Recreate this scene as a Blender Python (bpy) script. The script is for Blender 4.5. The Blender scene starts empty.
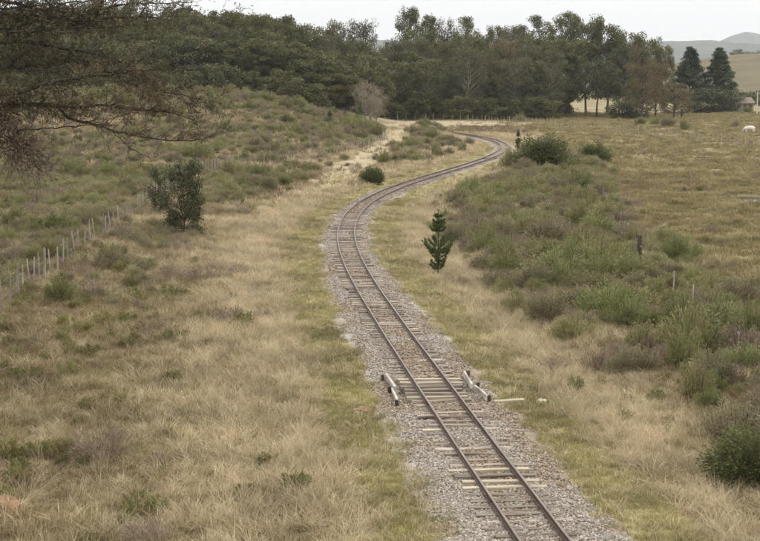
import bpy, math, random
import numpy as np
from mathutils import Vector

# ------------------------------------------------------------------ camera, sky, sun, exposure
scene = bpy.context.scene
COL = scene.collection
CAM_H = 9.0
PITCH = math.atan((270.5 - 78.0) / 1600.0)
cam_d = bpy.data.cameras.new("camera")
cam = bpy.data.objects.new("camera", cam_d)
COL.objects.link(cam)
cam.location = (0, 0, CAM_H)
cam.rotation_euler = (math.pi / 2 - PITCH, 0, 0)
cam_d.sensor_width = 36.0
cam_d.lens = 1600.0 / 760.0 * 36.0
cam_d.clip_start = 0.5
cam_d.clip_end = 30000
scene.camera = cam

SUN_EL, SUN_AZ = math.radians(52), math.radians(35)      # azimuth clockwise from +Y (ahead of the camera)
world = bpy.data.worlds.new("World")
scene.world = world
world.use_nodes = True
wn, wl = world.node_tree.nodes, world.node_tree.links
wn.clear()
w_out = wn.new("ShaderNodeOutputWorld")
w_bg = wn.new("ShaderNodeBackground")
w_bg.inputs["Strength"].default_value = 0.1
w_sky = wn.new("ShaderNodeTexSky")
w_sky.sky_type = 'NISHITA'
w_sky.sun_disc = False
w_sky.sun_elevation = SUN_EL
w_sky.sun_rotation = SUN_AZ
w_sky.dust_density = 3.0
w_tc = wn.new("ShaderNodeTexCoord")
w_map = wn.new("ShaderNodeMapping")
w_map.inputs["Scale"].default_value = (1.0, 1.0, 4.0)
w_noise = wn.new("ShaderNodeTexNoise")
w_noise.inputs["Scale"].default_value = 2.2
w_noise.inputs["Detail"].default_value = 6
w_ramp = wn.new("ShaderNodeValToRGB")
w_ramp.color_ramp.elements[0].position = 0.3
w_ramp.color_ramp.elements[0].color = (0.88, 0.865, 0.84, 1)
w_ramp.color_ramp.elements[1].position = 0.7
w_ramp.color_ramp.elements[1].color = (1.0, 0.98, 0.94, 1)
w_mul = wn.new("ShaderNodeMixRGB"); w_mul.blend_type = 'MULTIPLY'; w_mul.inputs[0].default_value = 1
w_mul.inputs[2].default_value = (17.5, 17.5, 17.5, 1)
w_sep = wn.new("ShaderNodeSeparateXYZ")
w_up = wn.new("ShaderNodeMapRange")                       # standard overcast sky: dimmer towards the horizon
w_up.inputs[1].default_value = 0.0; w_up.inputs[2].default_value = 1.0; w_up.inputs[3].default_value = 0.58; w_up.inputs[4].default_value = 1.0
w_ov = wn.new("ShaderNodeMixRGB"); w_ov.blend_type = 'MULTIPLY'; w_ov.inputs[0].default_value = 1
w_mix = wn.new("ShaderNodeMixRGB"); w_mix.inputs[0].default_value = 0.92
wl.new(w_tc.outputs["Generated"], w_map.inputs["Vector"])
wl.new(w_map.outputs["Vector"], w_noise.inputs["Vector"])
wl.new(w_noise.outputs["Fac"], w_ramp.inputs["Fac"])
wl.new(w_ramp.outputs["Color"], w_mul.inputs[1])
wl.new(w_sky.outputs["Color"], w_mix.inputs[1])
wl.new(w_tc.outputs["Generated"], w_sep.inputs[0])
wl.new(w_sep.outputs["Z"], w_up.inputs[0])
wl.new(w_mul.outputs["Color"], w_ov.inputs[1])
wl.new(w_up.outputs[0], w_ov.inputs[2])
wl.new(w_ov.outputs["Color"], w_mix.inputs[2])
wl.new(w_mix.outputs["Color"], w_bg.inputs["Color"])
wl.new(w_bg.outputs["Background"], w_out.inputs["Surface"])

sun_d = bpy.data.lights.new("sun", 'SUN')
sun_d.energy = 1.5
sun_d.angle = math.radians(18)
sun_d.color = (1.0, 0.95, 0.87)
sun = bpy.data.objects.new("sun", sun_d)
COL.objects.link(sun)
sdir = Vector((math.cos(SUN_EL) * math.sin(SUN_AZ), math.cos(SUN_EL) * math.cos(SUN_AZ), math.sin(SUN_EL)))
sun.rotation_euler = (-sdir).to_track_quat('-Z', 'Y').to_euler()
sun.location = (0, 0, 60)

scene.view_settings.view_transform = 'Standard'
scene.view_settings.look = 'None'
scene.view_settings.exposure = 0.36
scene.view_settings.gamma = 1.0
scene.view_settings.use_curve_mapping = False
scene.cycles.use_denoising = True
scene.cycles.max_bounces = 4
scene.cycles.diffuse_bounces = 2
scene.cycles.transmission_bounces = 3
scene.cycles.volume_bounces = 0
scene.cycles.use_adaptive_sampling = True
scene.cycles.adaptive_threshold = 0.03

# ------------------------------------------------------------------ numeric helpers
def smooth(a, b, x):
    t = np.clip((np.asarray(x, float) - a) / (b - a), 0, 1)
    return t * t * (3 - 2 * t)

_perm = np.random.RandomState(11).rand(512, 512)
def vnoise(x, y):
    x = np.asarray(x, float); y = np.asarray(y, float)
    xi = np.floor(x).astype(int); yi = np.floor(y).astype(int)
    fx = x - xi; fy = y - yi
    fx = fx * fx * (3 - 2 * fx); fy = fy * fy * (3 - 2 * fy)
    a = _perm[xi & 511, yi & 511]; b = _perm[(xi + 1) & 511, yi & 511]
    c = _perm[xi & 511, (yi + 1) & 511]; d = _perm[(xi + 1) & 511, (yi + 1) & 511]
    return (a * (1 - fx) + b * fx) * (1 - fy) + (c * (1 - fx) + d * fx) * fy

def fbm(x, y, oct=4):
    s = 0; a = 0.5; n = 0
    for i in range(oct):
        s = s + a * vnoise(x * 2 ** i + 17.3 * i, y * 2 ** i + 41.7 * i); n += a; a *= 0.5
    return s / n

TRACK = [(-30, 9.666), (-20, 8.53), (-10, 7.412), (0, 6.311), (10, 5.228), (20, 4.162), (30, 3.114), (40, 2.083),
         (50, 1.073), (60, 0.101), (70, -0.785), (80, -1.498), (90, -1.912), (100, -1.897), (110, -1.354), (120, -0.239),
         (130, 1.413), (140, 3.48), (150, 5.775), (160, 8.106), (170, 10.331), (180, 12.349), (190, 14.072), (200, 15.412),
         (210, 16.263), (220, 16.531), (230, 16.176), (240, 15.235), (250, 13.814), (260, 12.054), (270, 10.076), (280, 7.917),
         (290, 5.533), (300, 2.84), (310, -0.245), (320, -3.777), (330, -7.782), (340, -12.267), (350, -17.232), (360, -22.678)]
def _spline():
    ky = np.array([a for a, b in TRACK], float); kx = np.array([b for a, b in TRACK], float)
    n = len(ky); h = 10.0
    A = np.zeros((n, n)); r = np.zeros(n); A[0, 0] = A[-1, -1] = 1
    for i in range(1, n - 1):
        A[i, i - 1:i + 2] = (1, 4, 1); r[i] = 6 * (kx[i - 1] - 2 * kx[i] + kx[i + 1]) / h ** 2
    M = np.linalg.solve(A, r)
    Y = np.arange(-30, 360.01, 0.25)
    i = np.clip(((Y + 30) / h).astype(int), 0, n - 2); a = (ky[i + 1] - Y) / h; b = (Y - ky[i]) / h
    return Y, a * kx[i] + b * kx[i + 1] + ((a ** 3 - a) * M[i] + (b ** 3 - b) * M[i + 1]) * h * h / 6
TY, TX = _spline()
TS = np.gradient(TX, TY)
TC = 1 / np.sqrt(1 + TS ** 2)
def track_u(x, y):
    """signed sideways distance from the track centre line (right positive)"""
    return (np.asarray(x, float) - np.interp(y, TY, TX)) * np.interp(y, TY, TC)

CULV = (43.4, 47.0)        # the open culvert under the track, along Y
def height(x, y):
    x = np.asarray(x, float); y = np.asarray(y, float)
    u = track_u(x, y)
    au = np.abs(u)
    off = smooth(2.2, 9, au) + smooth(330, 360, y)
    off = np.clip(off, 0, 1)
    z = off * (0.9 * (fbm(x / 22, y / 22, 3) - 0.5) + 0.35 * (fbm(x / 5, y / 5, 2) - 0.5))
    # scrub hill, left of the far curve
    hl = 6.2 * smooth(150, 295, y) * smooth(7, -30, x) * (1 - 0.35 * smooth(420, 700, y))
    z = z + hl * smooth(2.5, 14, np.where(y < 330, au, 99))
    # low bank inside the far curve
    bank = 2.0 * np.exp(-(((x - 5.5) / 5.5) ** 2 + ((y - 243) / 20) ** 2))
    z = z + bank * smooth(2.6, 7, au)
    # slight rise on the left bank beside the fence
    z = z + 0.5 * smooth(-6, -16, u) * smooth(25, 60, y) * smooth(170, 120, y)
    # ditch line right of the rails
    z = z - 0.25 * np.exp(-((u - 5.0) / 1.3) ** 2) * smooth(230, 180, y)
    # the grassy hill far right and slow rise behind
    z = z + 23 * np.exp(-((y - 900) / 170) ** 2) * smooth(70, 210, x) * (1 + 0.25 * smooth(210, 420, x))
    z = z + 5 * np.exp(-((y - 640) / 90) ** 2) * smooth(-40, 30, x)*smooth(130, 90, x)
    z = z - 12 * smooth(1000, 2200, y)
    z = z + 6 * (fbm(x / 260 + 5, y / 260, 3) - 0.5) * smooth(500, 1400, y)
    # under the ballast
    z = z - 0.75 * smooth(1.5, 1.05, au + 0.36 * smooth(52, 85, y)) * smooth(296, 291, y)
    return z

SP, CP = math.sin(PITCH), math.cos(PITCH)
def ray(px, py):
    a = (px - 380) / 1600.0; b = (270.5 - py) / 1600.0
    return np.array([a, CP + b * SP, -SP + b * CP])
def at(px, py, Y):
    d = ray(px, py); t = Y / d[1]
    return np.array([d[0] * t, Y, CAM_H + d[2] * t])
def ground(px, py):
    """where the line of sight to a photo position meets the terrain"""
    d = ray(px, py)
    t = np.concatenate([np.arange(20, 400, 0.25), np.arange(400, 3000, 2)])
    z = CAM_H + d[2] * t - height(d[0] * t, d[1] * t)
    k = np.argmax(z < 0) if (z < 0).any() else len(t) - 1
    x, y = d[0] * t[k], d[1] * t[k]
    return float(x), float(y), float(height(x, y))

# ------------------------------------------------------------------ mesh helpers
class MB:
    def __init__(s): s.v = []; s.f = []; s.t = []; s.m = []; s.n = 0
    def add(s, v, f, t=0.5, m=0):
        v = np.asarray(v, float).reshape(-1, 3); f = np.asarray(f, int)
        s.v.append(v); s.f.append(f + s.n); s.n += len(v)
        s.t.append(np.broadcast_to(np.asarray(t, float), (len(f),)).copy()); s.m.append(np.full(len(f), m))
    def mesh(s, name, mats, smooth_shade=False):
        me = bpy.data.meshes.new(name)
        v = np.concatenate(s.v)
        me.vertices.add(len(v)); me.vertices.foreach_set("co", v.astype(np.float32).ravel())
        tot = np.concatenate([np.full(len(f), f.shape[1]) for f in s.f])
        idx = np.concatenate([f.ravel() for f in s.f])
        me.loops.add(len(idx)); me.loops.foreach_set("vertex_index", idx.astype(np.int32))
        me.polygons.add(len(tot))
        me.polygons.foreach_set("loop_start", np.concatenate([[0], np.cumsum(tot)[:-1]]).astype(np.int32))
        me.polygons.foreach_set("material_index", np.concatenate(s.m).astype(np.int32))
        me.polygons.foreach_set("use_smooth", np.full(len(tot), smooth_shade))
        at_ = me.attributes.new("tint", 'FLOAT', 'FACE')
        at_.data.foreach_set("value", np.concatenate(s.t).astype(np.float32))
        me.update(calc_edges=True)
        for m in (mats if isinstance(mats, (list, tuple)) else [mats]): me.materials.append(m)
        return me
    def obj(s, name, mats, parent=None, smooth_shade=False):
        return link(name, s.mesh(name, mats, smooth_shade), parent)

def link(name, data, parent=None):
    o = bpy.data.objects.new(name, data); COL.objects.link(o); o.parent = parent
    return o
def tag(o, label=None, cat=None, group=None, kind=None):
    for k, v in (("label", label), ("category", cat), ("group", group), ("kind", kind)):
        if v: o[k] = v
    return o
def empty(name, loc, rz=0.0, scale=(1, 1, 1)):
    o = link(name, None); o.location = loc; o.rotation_euler = (0, 0, rz); o.scale = scale
    o.empty_display_size = 0.2
    return o

BOXF = np.array([[0, 3, 2, 1], [4, 5, 6, 7], [0, 1, 5, 4], [1, 2, 6, 5], [2, 3, 7, 6], [3, 0, 4, 7]])
def box(mb, c, s, rot=None, t=0.5, m=0):
    h = np.asarray(s, float) / 2
    v = np.array([[-1, -1, -1], [1, -1, -1], [1, 1, -1], [-1, 1, -1], [-1, -1, 1], [1, -1, 1], [1, 1, 1], [-1, 1, 1]]) * h
    if rot is not None: v = v @ rot.T
    mb.add(v + np.asarray(c, float), BOXF, t, m)
def cbox(mb, c, s, ch, rng=None, jit=0.0, rot=None, t=0.5, m=0):
    """box with chamfered long edges (along x) and uneven ends"""
    hx, hy, hz = np.asarray(s, float) / 2
    prof = np.array([[-hy, -hz], [hy, -hz], [hy, hz - ch], [hy - ch, hz], [-hy + ch, hz], [-hy, hz - ch]])
    n = len(prof); xs = [-hx, -hx * 0.45, hx * 0.35, hx]
    V = []
    for x in xs:
        p = prof.copy()
        if rng is not None: p = p + rng.uniform(-jit, jit, 2) * 0.8 + rng.uniform(-jit, jit, p.shape) * 0.5
        V.append(np.column_stack([np.full(n, x) + (rng.uniform(-jit, jit, n) if rng is not None else 0), p]))
    V = np.concatenate(V)
    F = []
    for k in range(len(xs) - 1):
        for i in range(n):
            j = (i + 1) % n
            F.append([k * n + i, (k + 1) * n + i, (k + 1) * n + j, k * n + j][::-1])
    if rot is not None: V = V @ rot.T
    V = V + np.asarray(c, float)
    base = mb.n
    mb.add(V, np.array(F), t, m)
    e = (len(xs) - 1) * n
    mb.v.append(np.zeros((0, 3)))
    mb.f.append(np.array([list(range(n))[::-1], [e + i for i in range(n)]])[:, ::-1] + base)
    mb.t.append(np.full(2, t)); mb.m.append(np.full(2, m))

def tube(mb, pts, rad, sides=6, t=0.5, m=0, cap=True):
    pts = np.asarray(pts, float); n = len(pts); rad = np.broadcast_to(np.asarray(rad, float), (n,))
    tan = np.gradient(pts, axis=0); tan /= np.linalg.norm(tan, axis=1)[:, None] + 1e-9
    ref = np.array([0.31, 0.87, 0.38]) if abs(tan[0] @ np.array([0, 0, 1])) > 0.7 else np.array([0, 0, 1.0])
    a = np.cross(tan, ref); a /= np.linalg.norm(a, axis=1)[:, None] + 1e-9
    b = np.cross(tan, a)
    ang = np.arange(sides) * 2 * math.pi / sides
    V = pts[:, None, :] + rad[:, None, None] * (np.cos(ang)[None, :, None] * a[:, None, :] + np.sin(ang)[None, :, None] * b[:, None, :])
    i = np.arange(n - 1)[:, None]; j = np.arange(sides)[None, :]; k = (j + 1) % sides
    F = np.stack([i * sides + j, i * sides + k, (i + 1) * sides + k, (i + 1) * sides + j], -1).reshape(-1, 4)
    base = mb.n
    mb.add(V.reshape(-1, 3), F, t, m)
    if cap:
        mb.v.append(np.zeros((0, 3))); mb.f.append(np.array([[base + (n - 1) * sides + q for q in range(sides)]]))
        mb.t.append(np.full(1, t)); mb.m.append(np.full(1, m))

def leaves(mb, C, L, W, rng, tint, dirs=None, m=0, updir=0.0):
    """many small leaf-shaped faces: long axis along dirs (or random)"""
    n = len(C)
    d = rng.normal(size=(n, 3)) if dirs is None else np.asarray(dirs) + rng.normal(size=(n, 3)) * 0.25
    d[:, 2] += updir
    d /= np.linalg.norm(d, axis=1)[:, None] + 1e-9
    s = np.cross(d, rng.normal(size=(n, 3))); s /= np.linalg.norm(s, axis=1)[:, None] + 1e-9
    L = np.broadcast_to(L, (n,))[:, None] / 2; W = np.broadcast_to(W, (n,))[:, None] / 2
    V = np.stack([C - d * L, C + s * W + d * L * 0.1, C + d * L, C - s * W + d * L * 0.1], 1).reshape(-1, 3)
    F = np.arange(4 * n).reshape(n, 4)
    mb.add(V, F, tint, m)

def bez(a, b, c, n=6):
    t = np.linspace(0, 1, n)[:, None]
    return (1 - t) ** 2 * np.asarray(a) + 2 * t * (1 - t) * np.asarray(b) + t * t * np.asarray(c)
def poly(pts, step):
    """smooth resample of a polyline (Catmull-Rom)"""
    P = np.asarray(pts, float); P = np.vstack([2 * P[0] - P[1], P, 2 * P[-1] - P[-2]])
    out = []
    for i in range(1, len(P) - 2):
        k = max(2, int(np.linalg.norm(P[i + 1] - P[i]) / step))
        t = np.linspace(0, 1, k, endpoint=False)[:, None]
        out.append(0.5 * (2 * P[i] + (P[i + 1] - P[i - 1]) * t + (2 * P[i - 1] - 5 * P[i] + 4 * P[i + 1] - P[i + 2]) * t ** 2
                          + (3 * P[i] - P[i - 1] - 3 * P[i + 1] + P[i + 2]) * t ** 3))
    out.append(P[-2][None]); return np.concatenate(out)

# ------------------------------------------------------------------ materials
def new_mat(name):
    m = bpy.data.materials.new(name); m.use_nodes = True
    n = m.node_tree.nodes; n.clear()
    out = n.new("ShaderNodeOutputMaterial")
    return m, n, m.node_tree.links, out
def N(n, typ, **kw):
    x = n.new(typ)
    for k, v in kw.items(): setattr(x, k, v)
    return x
def rgba(c): return (c[0], c[1], c[2], 1)

def leaf_mat(name, a, b, c=None, rough=0.6, trans=0.25, patch=0.35, spec=0.25, objvar=0.5):
    """a..b by leaf and clump tint, c mixed in per plant"""
    m, n, l, out = new_mat(name)
    g = N(n, "ShaderNodeAttribute"); g.attribute_name = "tint"
    i = N(n, "ShaderNodeAttribute"); i.attribute_type = 'INSTANCER'; i.attribute_name = "itint"
    oi = N(n, "ShaderNodeObjectInfo")
    geo = N(n, "ShaderNodeNewGeometry")
    no = N(n, "ShaderNodeTexNoise"); no.inputs["Scale"].default_value = 0.35; no.inputs["Detail"].default_value = 3
    l.new(geo.outputs["Position"], no.inputs["Vector"])
    mx = N(n, "ShaderNodeMixRGB"); mx.inputs[1].default_value = rgba(a); mx.inputs[2].default_value = rgba(b)
    l.new(g.outputs["Fac"], mx.inputs[0])
    add = N(n, "ShaderNodeMath", operation='ADD'); l.new(oi.outputs["Random"], add.inputs[0]); l.new(i.outputs["Fac"], add.inputs[1])
    pin = N(n, "ShaderNodeMath", operation='FRACT'); l.new(add.outputs[0], pin.inputs[0])
    mul = N(n, "ShaderNodeMath", operation='MULTIPLY'); mul.inputs[1].default_value = objvar; l.new(pin.outputs[0], mul.inputs[0])
    mx2 = N(n, "ShaderNodeMixRGB"); l.new(mul.outputs[0], mx2.inputs[0]); l.new(mx.outputs[0], mx2.inputs[1])
    mx2.inputs[2].default_value = rgba(c or b)
    hsv = N(n, "ShaderNodeHueSaturation")
    mr = N(n, "ShaderNodeMapRange"); l.new(no.outputs["Fac"], mr.inputs[0])
    mr.inputs[1].default_value = 0.3; mr.inputs[2].default_value = 0.7
    mr.inputs[3].default_value = 1 - patch; mr.inputs[4].default_value = 1 + patch
    l.new(mr.outputs[0], hsv.inputs["Value"]); l.new(mx2.outputs[0], hsv.inputs["Color"])
    p = N(n, "ShaderNodeBsdfPrincipled"); p.inputs["Roughness"].default_value = rough
    p.inputs["Specular IOR Level"].default_value = spec
    l.new(hsv.outputs[0], p.inputs["Base Color"])
    tr = N(n, "ShaderNodeBsdfTranslucent"); l.new(hsv.outputs[0], tr.inputs["Color"])
    ms = N(n, "ShaderNodeMixShader"); ms.inputs[0].default_value = trans
    l.new(p.outputs[0], ms.inputs[1]); l.new(tr.outputs[0], ms.inputs[2]); l.new(ms.outputs[0], out.inputs["Surface"])
    return m

def rough_mat(name, a, b, scale=3.0, stretch=(1, 1, 1), rough=0.85, bump=0.3, objvar=0.3, spec=0.2, c=None, coord="Object"):
    m, n, l, out = new_mat(name)
    tc = N(n, "ShaderNodeTexCoord"); mp = N(n, "ShaderNodeMapping"); mp.inputs["Scale"].default_value = stretch
    l.new(tc.outputs[coord], mp.inputs["Vector"])
    oi = N(n, "ShaderNodeObjectInfo")
    no = N(n, "ShaderNodeTexNoise", noise_dimensions='4D'); no.inputs["Scale"].default_value = scale; no.inputs["Detail"].default_value = 6
    ofs = N(n, "ShaderNodeMath", operation='MULTIPLY'); ofs.inputs[1].default_value = 37.0
    l.new(oi.outputs["Random"], ofs.inputs[0]); l.new(ofs.outputs[0], no.inputs["W"])
    l.new(mp.outputs[0], no.inputs["Vector"])
    cr = N(n, "ShaderNodeValToRGB")
    cr.color_ramp.elements[0].position = 0.34; cr.color_ramp.elements[0].color = rgba(a)
    cr.color_ramp.elements[1].position = 0.66; cr.color_ramp.elements[1].color = rgba(b)
    l.new(no.outputs["Fac"], cr.inputs[0])
    hsv = N(n, "ShaderNodeHueSaturation")
    mr = N(n, "ShaderNodeMapRange"); l.new(oi.outputs["Random"], mr.inputs[0])
    mr.inputs[3].default_value = 1 - objvar; mr.inputs[4].default_value = 1 + objvar
    l.new(mr.outputs[0], hsv.inputs["Value"]); l.new(cr.outputs[0], hsv.inputs["Color"])
    p = N(n, "ShaderNodeBsdfPrincipled"); p.inputs["Roughness"].default_value = rough
    p.inputs["Specular IOR Level"].default_value = spec
    l.new(hsv.outputs[0], p.inputs["Base Color"])
    bp = N(n, "ShaderNodeBump"); bp.inputs["Strength"].default_value = bump; bp.inputs["Distance"].default_value = 0.02
    l.new(no.outputs["Fac"], bp.inputs["Height"]); l.new(bp.outputs[0], p.inputs["Normal"])
    l.new(p.outputs[0], out.inputs["Surface"])
    return m

def ground_mat():
    m, n, l, out = new_mat("ground")
    tc = N(n, "ShaderNodeNewGeometry")
    zone = N(n, "ShaderNodeAttribute"); zone.attribute_name = "zone"
    sep = N(n, "ShaderNodeSeparateColor"); l.new(zone.outputs["Color"], sep.inputs[0])
    def noise(s, d=5):
        x = N(n, "ShaderNodeTexNoise"); x.inputs["Scale"].default_value = s; x.inputs["Detail"].default_value = d
        l.new(tc.outputs["Position"], x.inputs["Vector"]); return x
    def ramp(src, cols):
        r = N(n, "ShaderNodeValToRGB"); e = r.color_ramp.elements
        while len(e) < len(cols): e.new(0.5)
        for k, (pos, c) in enumerate(cols): e[k].position = pos; e[k].color = rgba(c)
        l.new(src, r.inputs[0]); return r
    def mix(fac, a, b):
        x = N(n, "ShaderNodeMixRGB"); l.new(fac, x.inputs[0]); l.new(a, x.inputs[1]); l.new(b, x.inputs[2]); return x
    n1 = noise(0.9, 8); n2 = noise(6.0, 6); n3 = noise(0.12, 4); n4 = noise(0.05, 10)
    def combo(a, b):
        x = N(n, "ShaderNodeMath", operation='MULTIPLY_ADD'); x.inputs[1].default_value = 0.5
        y = N(n, "ShaderNodeMath", operation='MULTIPLY'); y.inputs[1].default_value = 0.5
        l.new(b, y.inputs[0]); l.new(a, x.inputs[0]); l.new(y.outputs[0], x.inputs[2]); return x.outputs[0]
    f = combo(n1.outputs["Fac"], n2.outputs["Fac"])
    thatch = ramp(f, [(0.32, (0.075, 0.058, 0.034)), (0.5, (0.16, 0.125, 0.07)), (0.68, (0.27, 0.22, 0.13))])
    green = ramp(f, [(0.3, (0.13, 0.11, 0.05)), (0.5, (0.22, 0.19, 0.085)), (0.7, (0.33, 0.27, 0.15))])
    sand = ramp(f, [(0.3, (0.21, 0.168, 0.105)), (0.5, (0.35, 0.29, 0.19)), (0.7, (0.45, 0.385, 0.27))])
    past = ramp(combo(f, n3.outputs["Fac"]), [(0.36, (0.12, 0.10, 0.055)), (0.48, (0.22, 0.185, 0.10)), (0.62, (0.31, 0.26, 0.155))])
    far = ramp(n4.outputs["Fac"], [(0.25, (0.10, 0.09, 0.052)), (0.5, (0.13, 0.113, 0.066)), (0.75, (0.16, 0.135, 0.08))])
    c = mix(sep.outputs[2], thatch.outputs[0], past.outputs[0])
    c = mix(sep.outputs[0], c.outputs[0], green.outputs[0])
    c = mix(sep.outputs[1], c.outputs[0], sand.outputs[0])
    fz = N(n, "ShaderNodeAttribute"); fz.attribute_name = "far"
    c = mix(fz.outputs["Fac"], c.outputs[0], far.outputs[0])
    p = N(n, "ShaderNodeBsdfPrincipled"); p.inputs["Roughness"].default_value = 0.95; p.inputs["Specular IOR Level"].default_value = 0.1
    l.new(c.outputs[0], p.inputs["Base Color"])
    bp = N(n, "ShaderNodeBump"); bp.inputs["Strength"].default_value = 0.6; bp.inputs["Distance"].default_value = 0.08
    l.new(f, bp.inputs["Height"]); l.new(bp.outputs[0], p.inputs["Normal"]); l.new(p.outputs[0], out.inputs["Surface"])
    return m

def ballast_mat():
    m, n, l, out = new_mat("ballast")
    geo = N(n, "ShaderNodeNewGeometry")
    br = N(n, "ShaderNodeAttribute"); br.attribute_name = "brown"
    vo = N(n, "ShaderNodeTexVoronoi"); vo.inputs["Scale"].default_value = 17
    l.new(geo.outputs["Position"], vo.inputs["Vector"])
    cr = N(n, "ShaderNodeValToRGB"); e = cr.color_ramp.elements
    e[0].position = 0.0; e[0].color = (0.20, 0.174, 0.145, 1); e[1].position = 1.0; e[1].color = (0.40, 0.355, 0.30, 1)
    sp = N(n, "ShaderNodeSeparateColor"); l.new(vo.outputs["Color"], sp.inputs[0]); l.new(sp.outputs[0], cr.inputs[0])
    cb = N(n, "ShaderNodeValToRGB"); e = cb.color_ramp.elements
    e[0].position = 0.0; e[0].color = (0.15, 0.115, 0.08, 1); e[1].position = 1.0; e[1].color = (0.30, 0.235, 0.17, 1)
    l.new(sp.outputs[1], cb.inputs[0])
    mx = N(n, "ShaderNodeMixRGB"); l.new(br.outputs["Fac"], mx.inputs[0]); l.new(cr.outputs[0], mx.inputs[1]); l.new(cb.outputs[0], mx.inputs[2])
    p = N(n, "ShaderNodeBsdfPrincipled"); p.inputs["Roughness"].default_value = 0.9; p.inputs["Specular IOR Level"].default_value = 0.2
    l.new(mx.outputs[0], p.inputs["Base Color"])
    bp = N(n, "ShaderNodeBump"); bp.inputs["Strength"].default_value = 1.0; bp.inputs["Distance"].default_value = 0.03; bp.invert = True
    l.new(vo.outputs["Distance"], bp.inputs["Height"]); l.new(bp.outputs[0], p.inputs["Normal"]); l.new(p.outputs[0], out.inputs["Surface"])
    return m

def stone_mat():
    m, n, l, out = new_mat("stone_chips")
    i = N(n, "ShaderNodeAttribute"); i.attribute_type = 'INSTANCER'; i.attribute_name = "itint"
    cr = N(n, "ShaderNodeValToRGB"); e = cr.color_ramp.elements
    cols = [(0.0, (0.20, 0.176, 0.15)), (0.35, (0.30, 0.266, 0.228)), (0.6, (0.44, 0.395, 0.34)), (0.72, (0.37, 0.31, 0.26)), (0.8, (0.27, 0.20, 0.14)), (1.0, (0.16, 0.115, 0.075))]
    while len(e) < len(cols): e.new(0.5)
    for k, (a, c) in enumerate(cols): e[k].position = a; e[k].color = rgba(c)
    l.new(i.outputs["Fac"], cr.inputs[0])
    p = N(n, "ShaderNodeBsdfPrincipled"); p.inputs["Roughness"].default_value = 0.85; p.inputs["Specular IOR Level"].default_value = 0.2
    l.new(cr.outputs[0], p.inputs["Base Color"]); l.new(p.outputs[0], out.inputs["Surface"])
    return m

def plain_mat(name, c, rough=0.6, spec=0.3, metal=0.0):
    m, n, l, out = new_mat(name)
    p = N(n, "ShaderNodeBsdfPrincipled"); p.inputs["Base Color"].default_value = rgba(c); p.inputs["Roughness"].default_value = rough
    p.inputs["Specular IOR Level"].default_value = spec; p.inputs["Metallic"].default_value = metal
    l.new(p.outputs[0], out.inputs["Surface"]); return m

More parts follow.
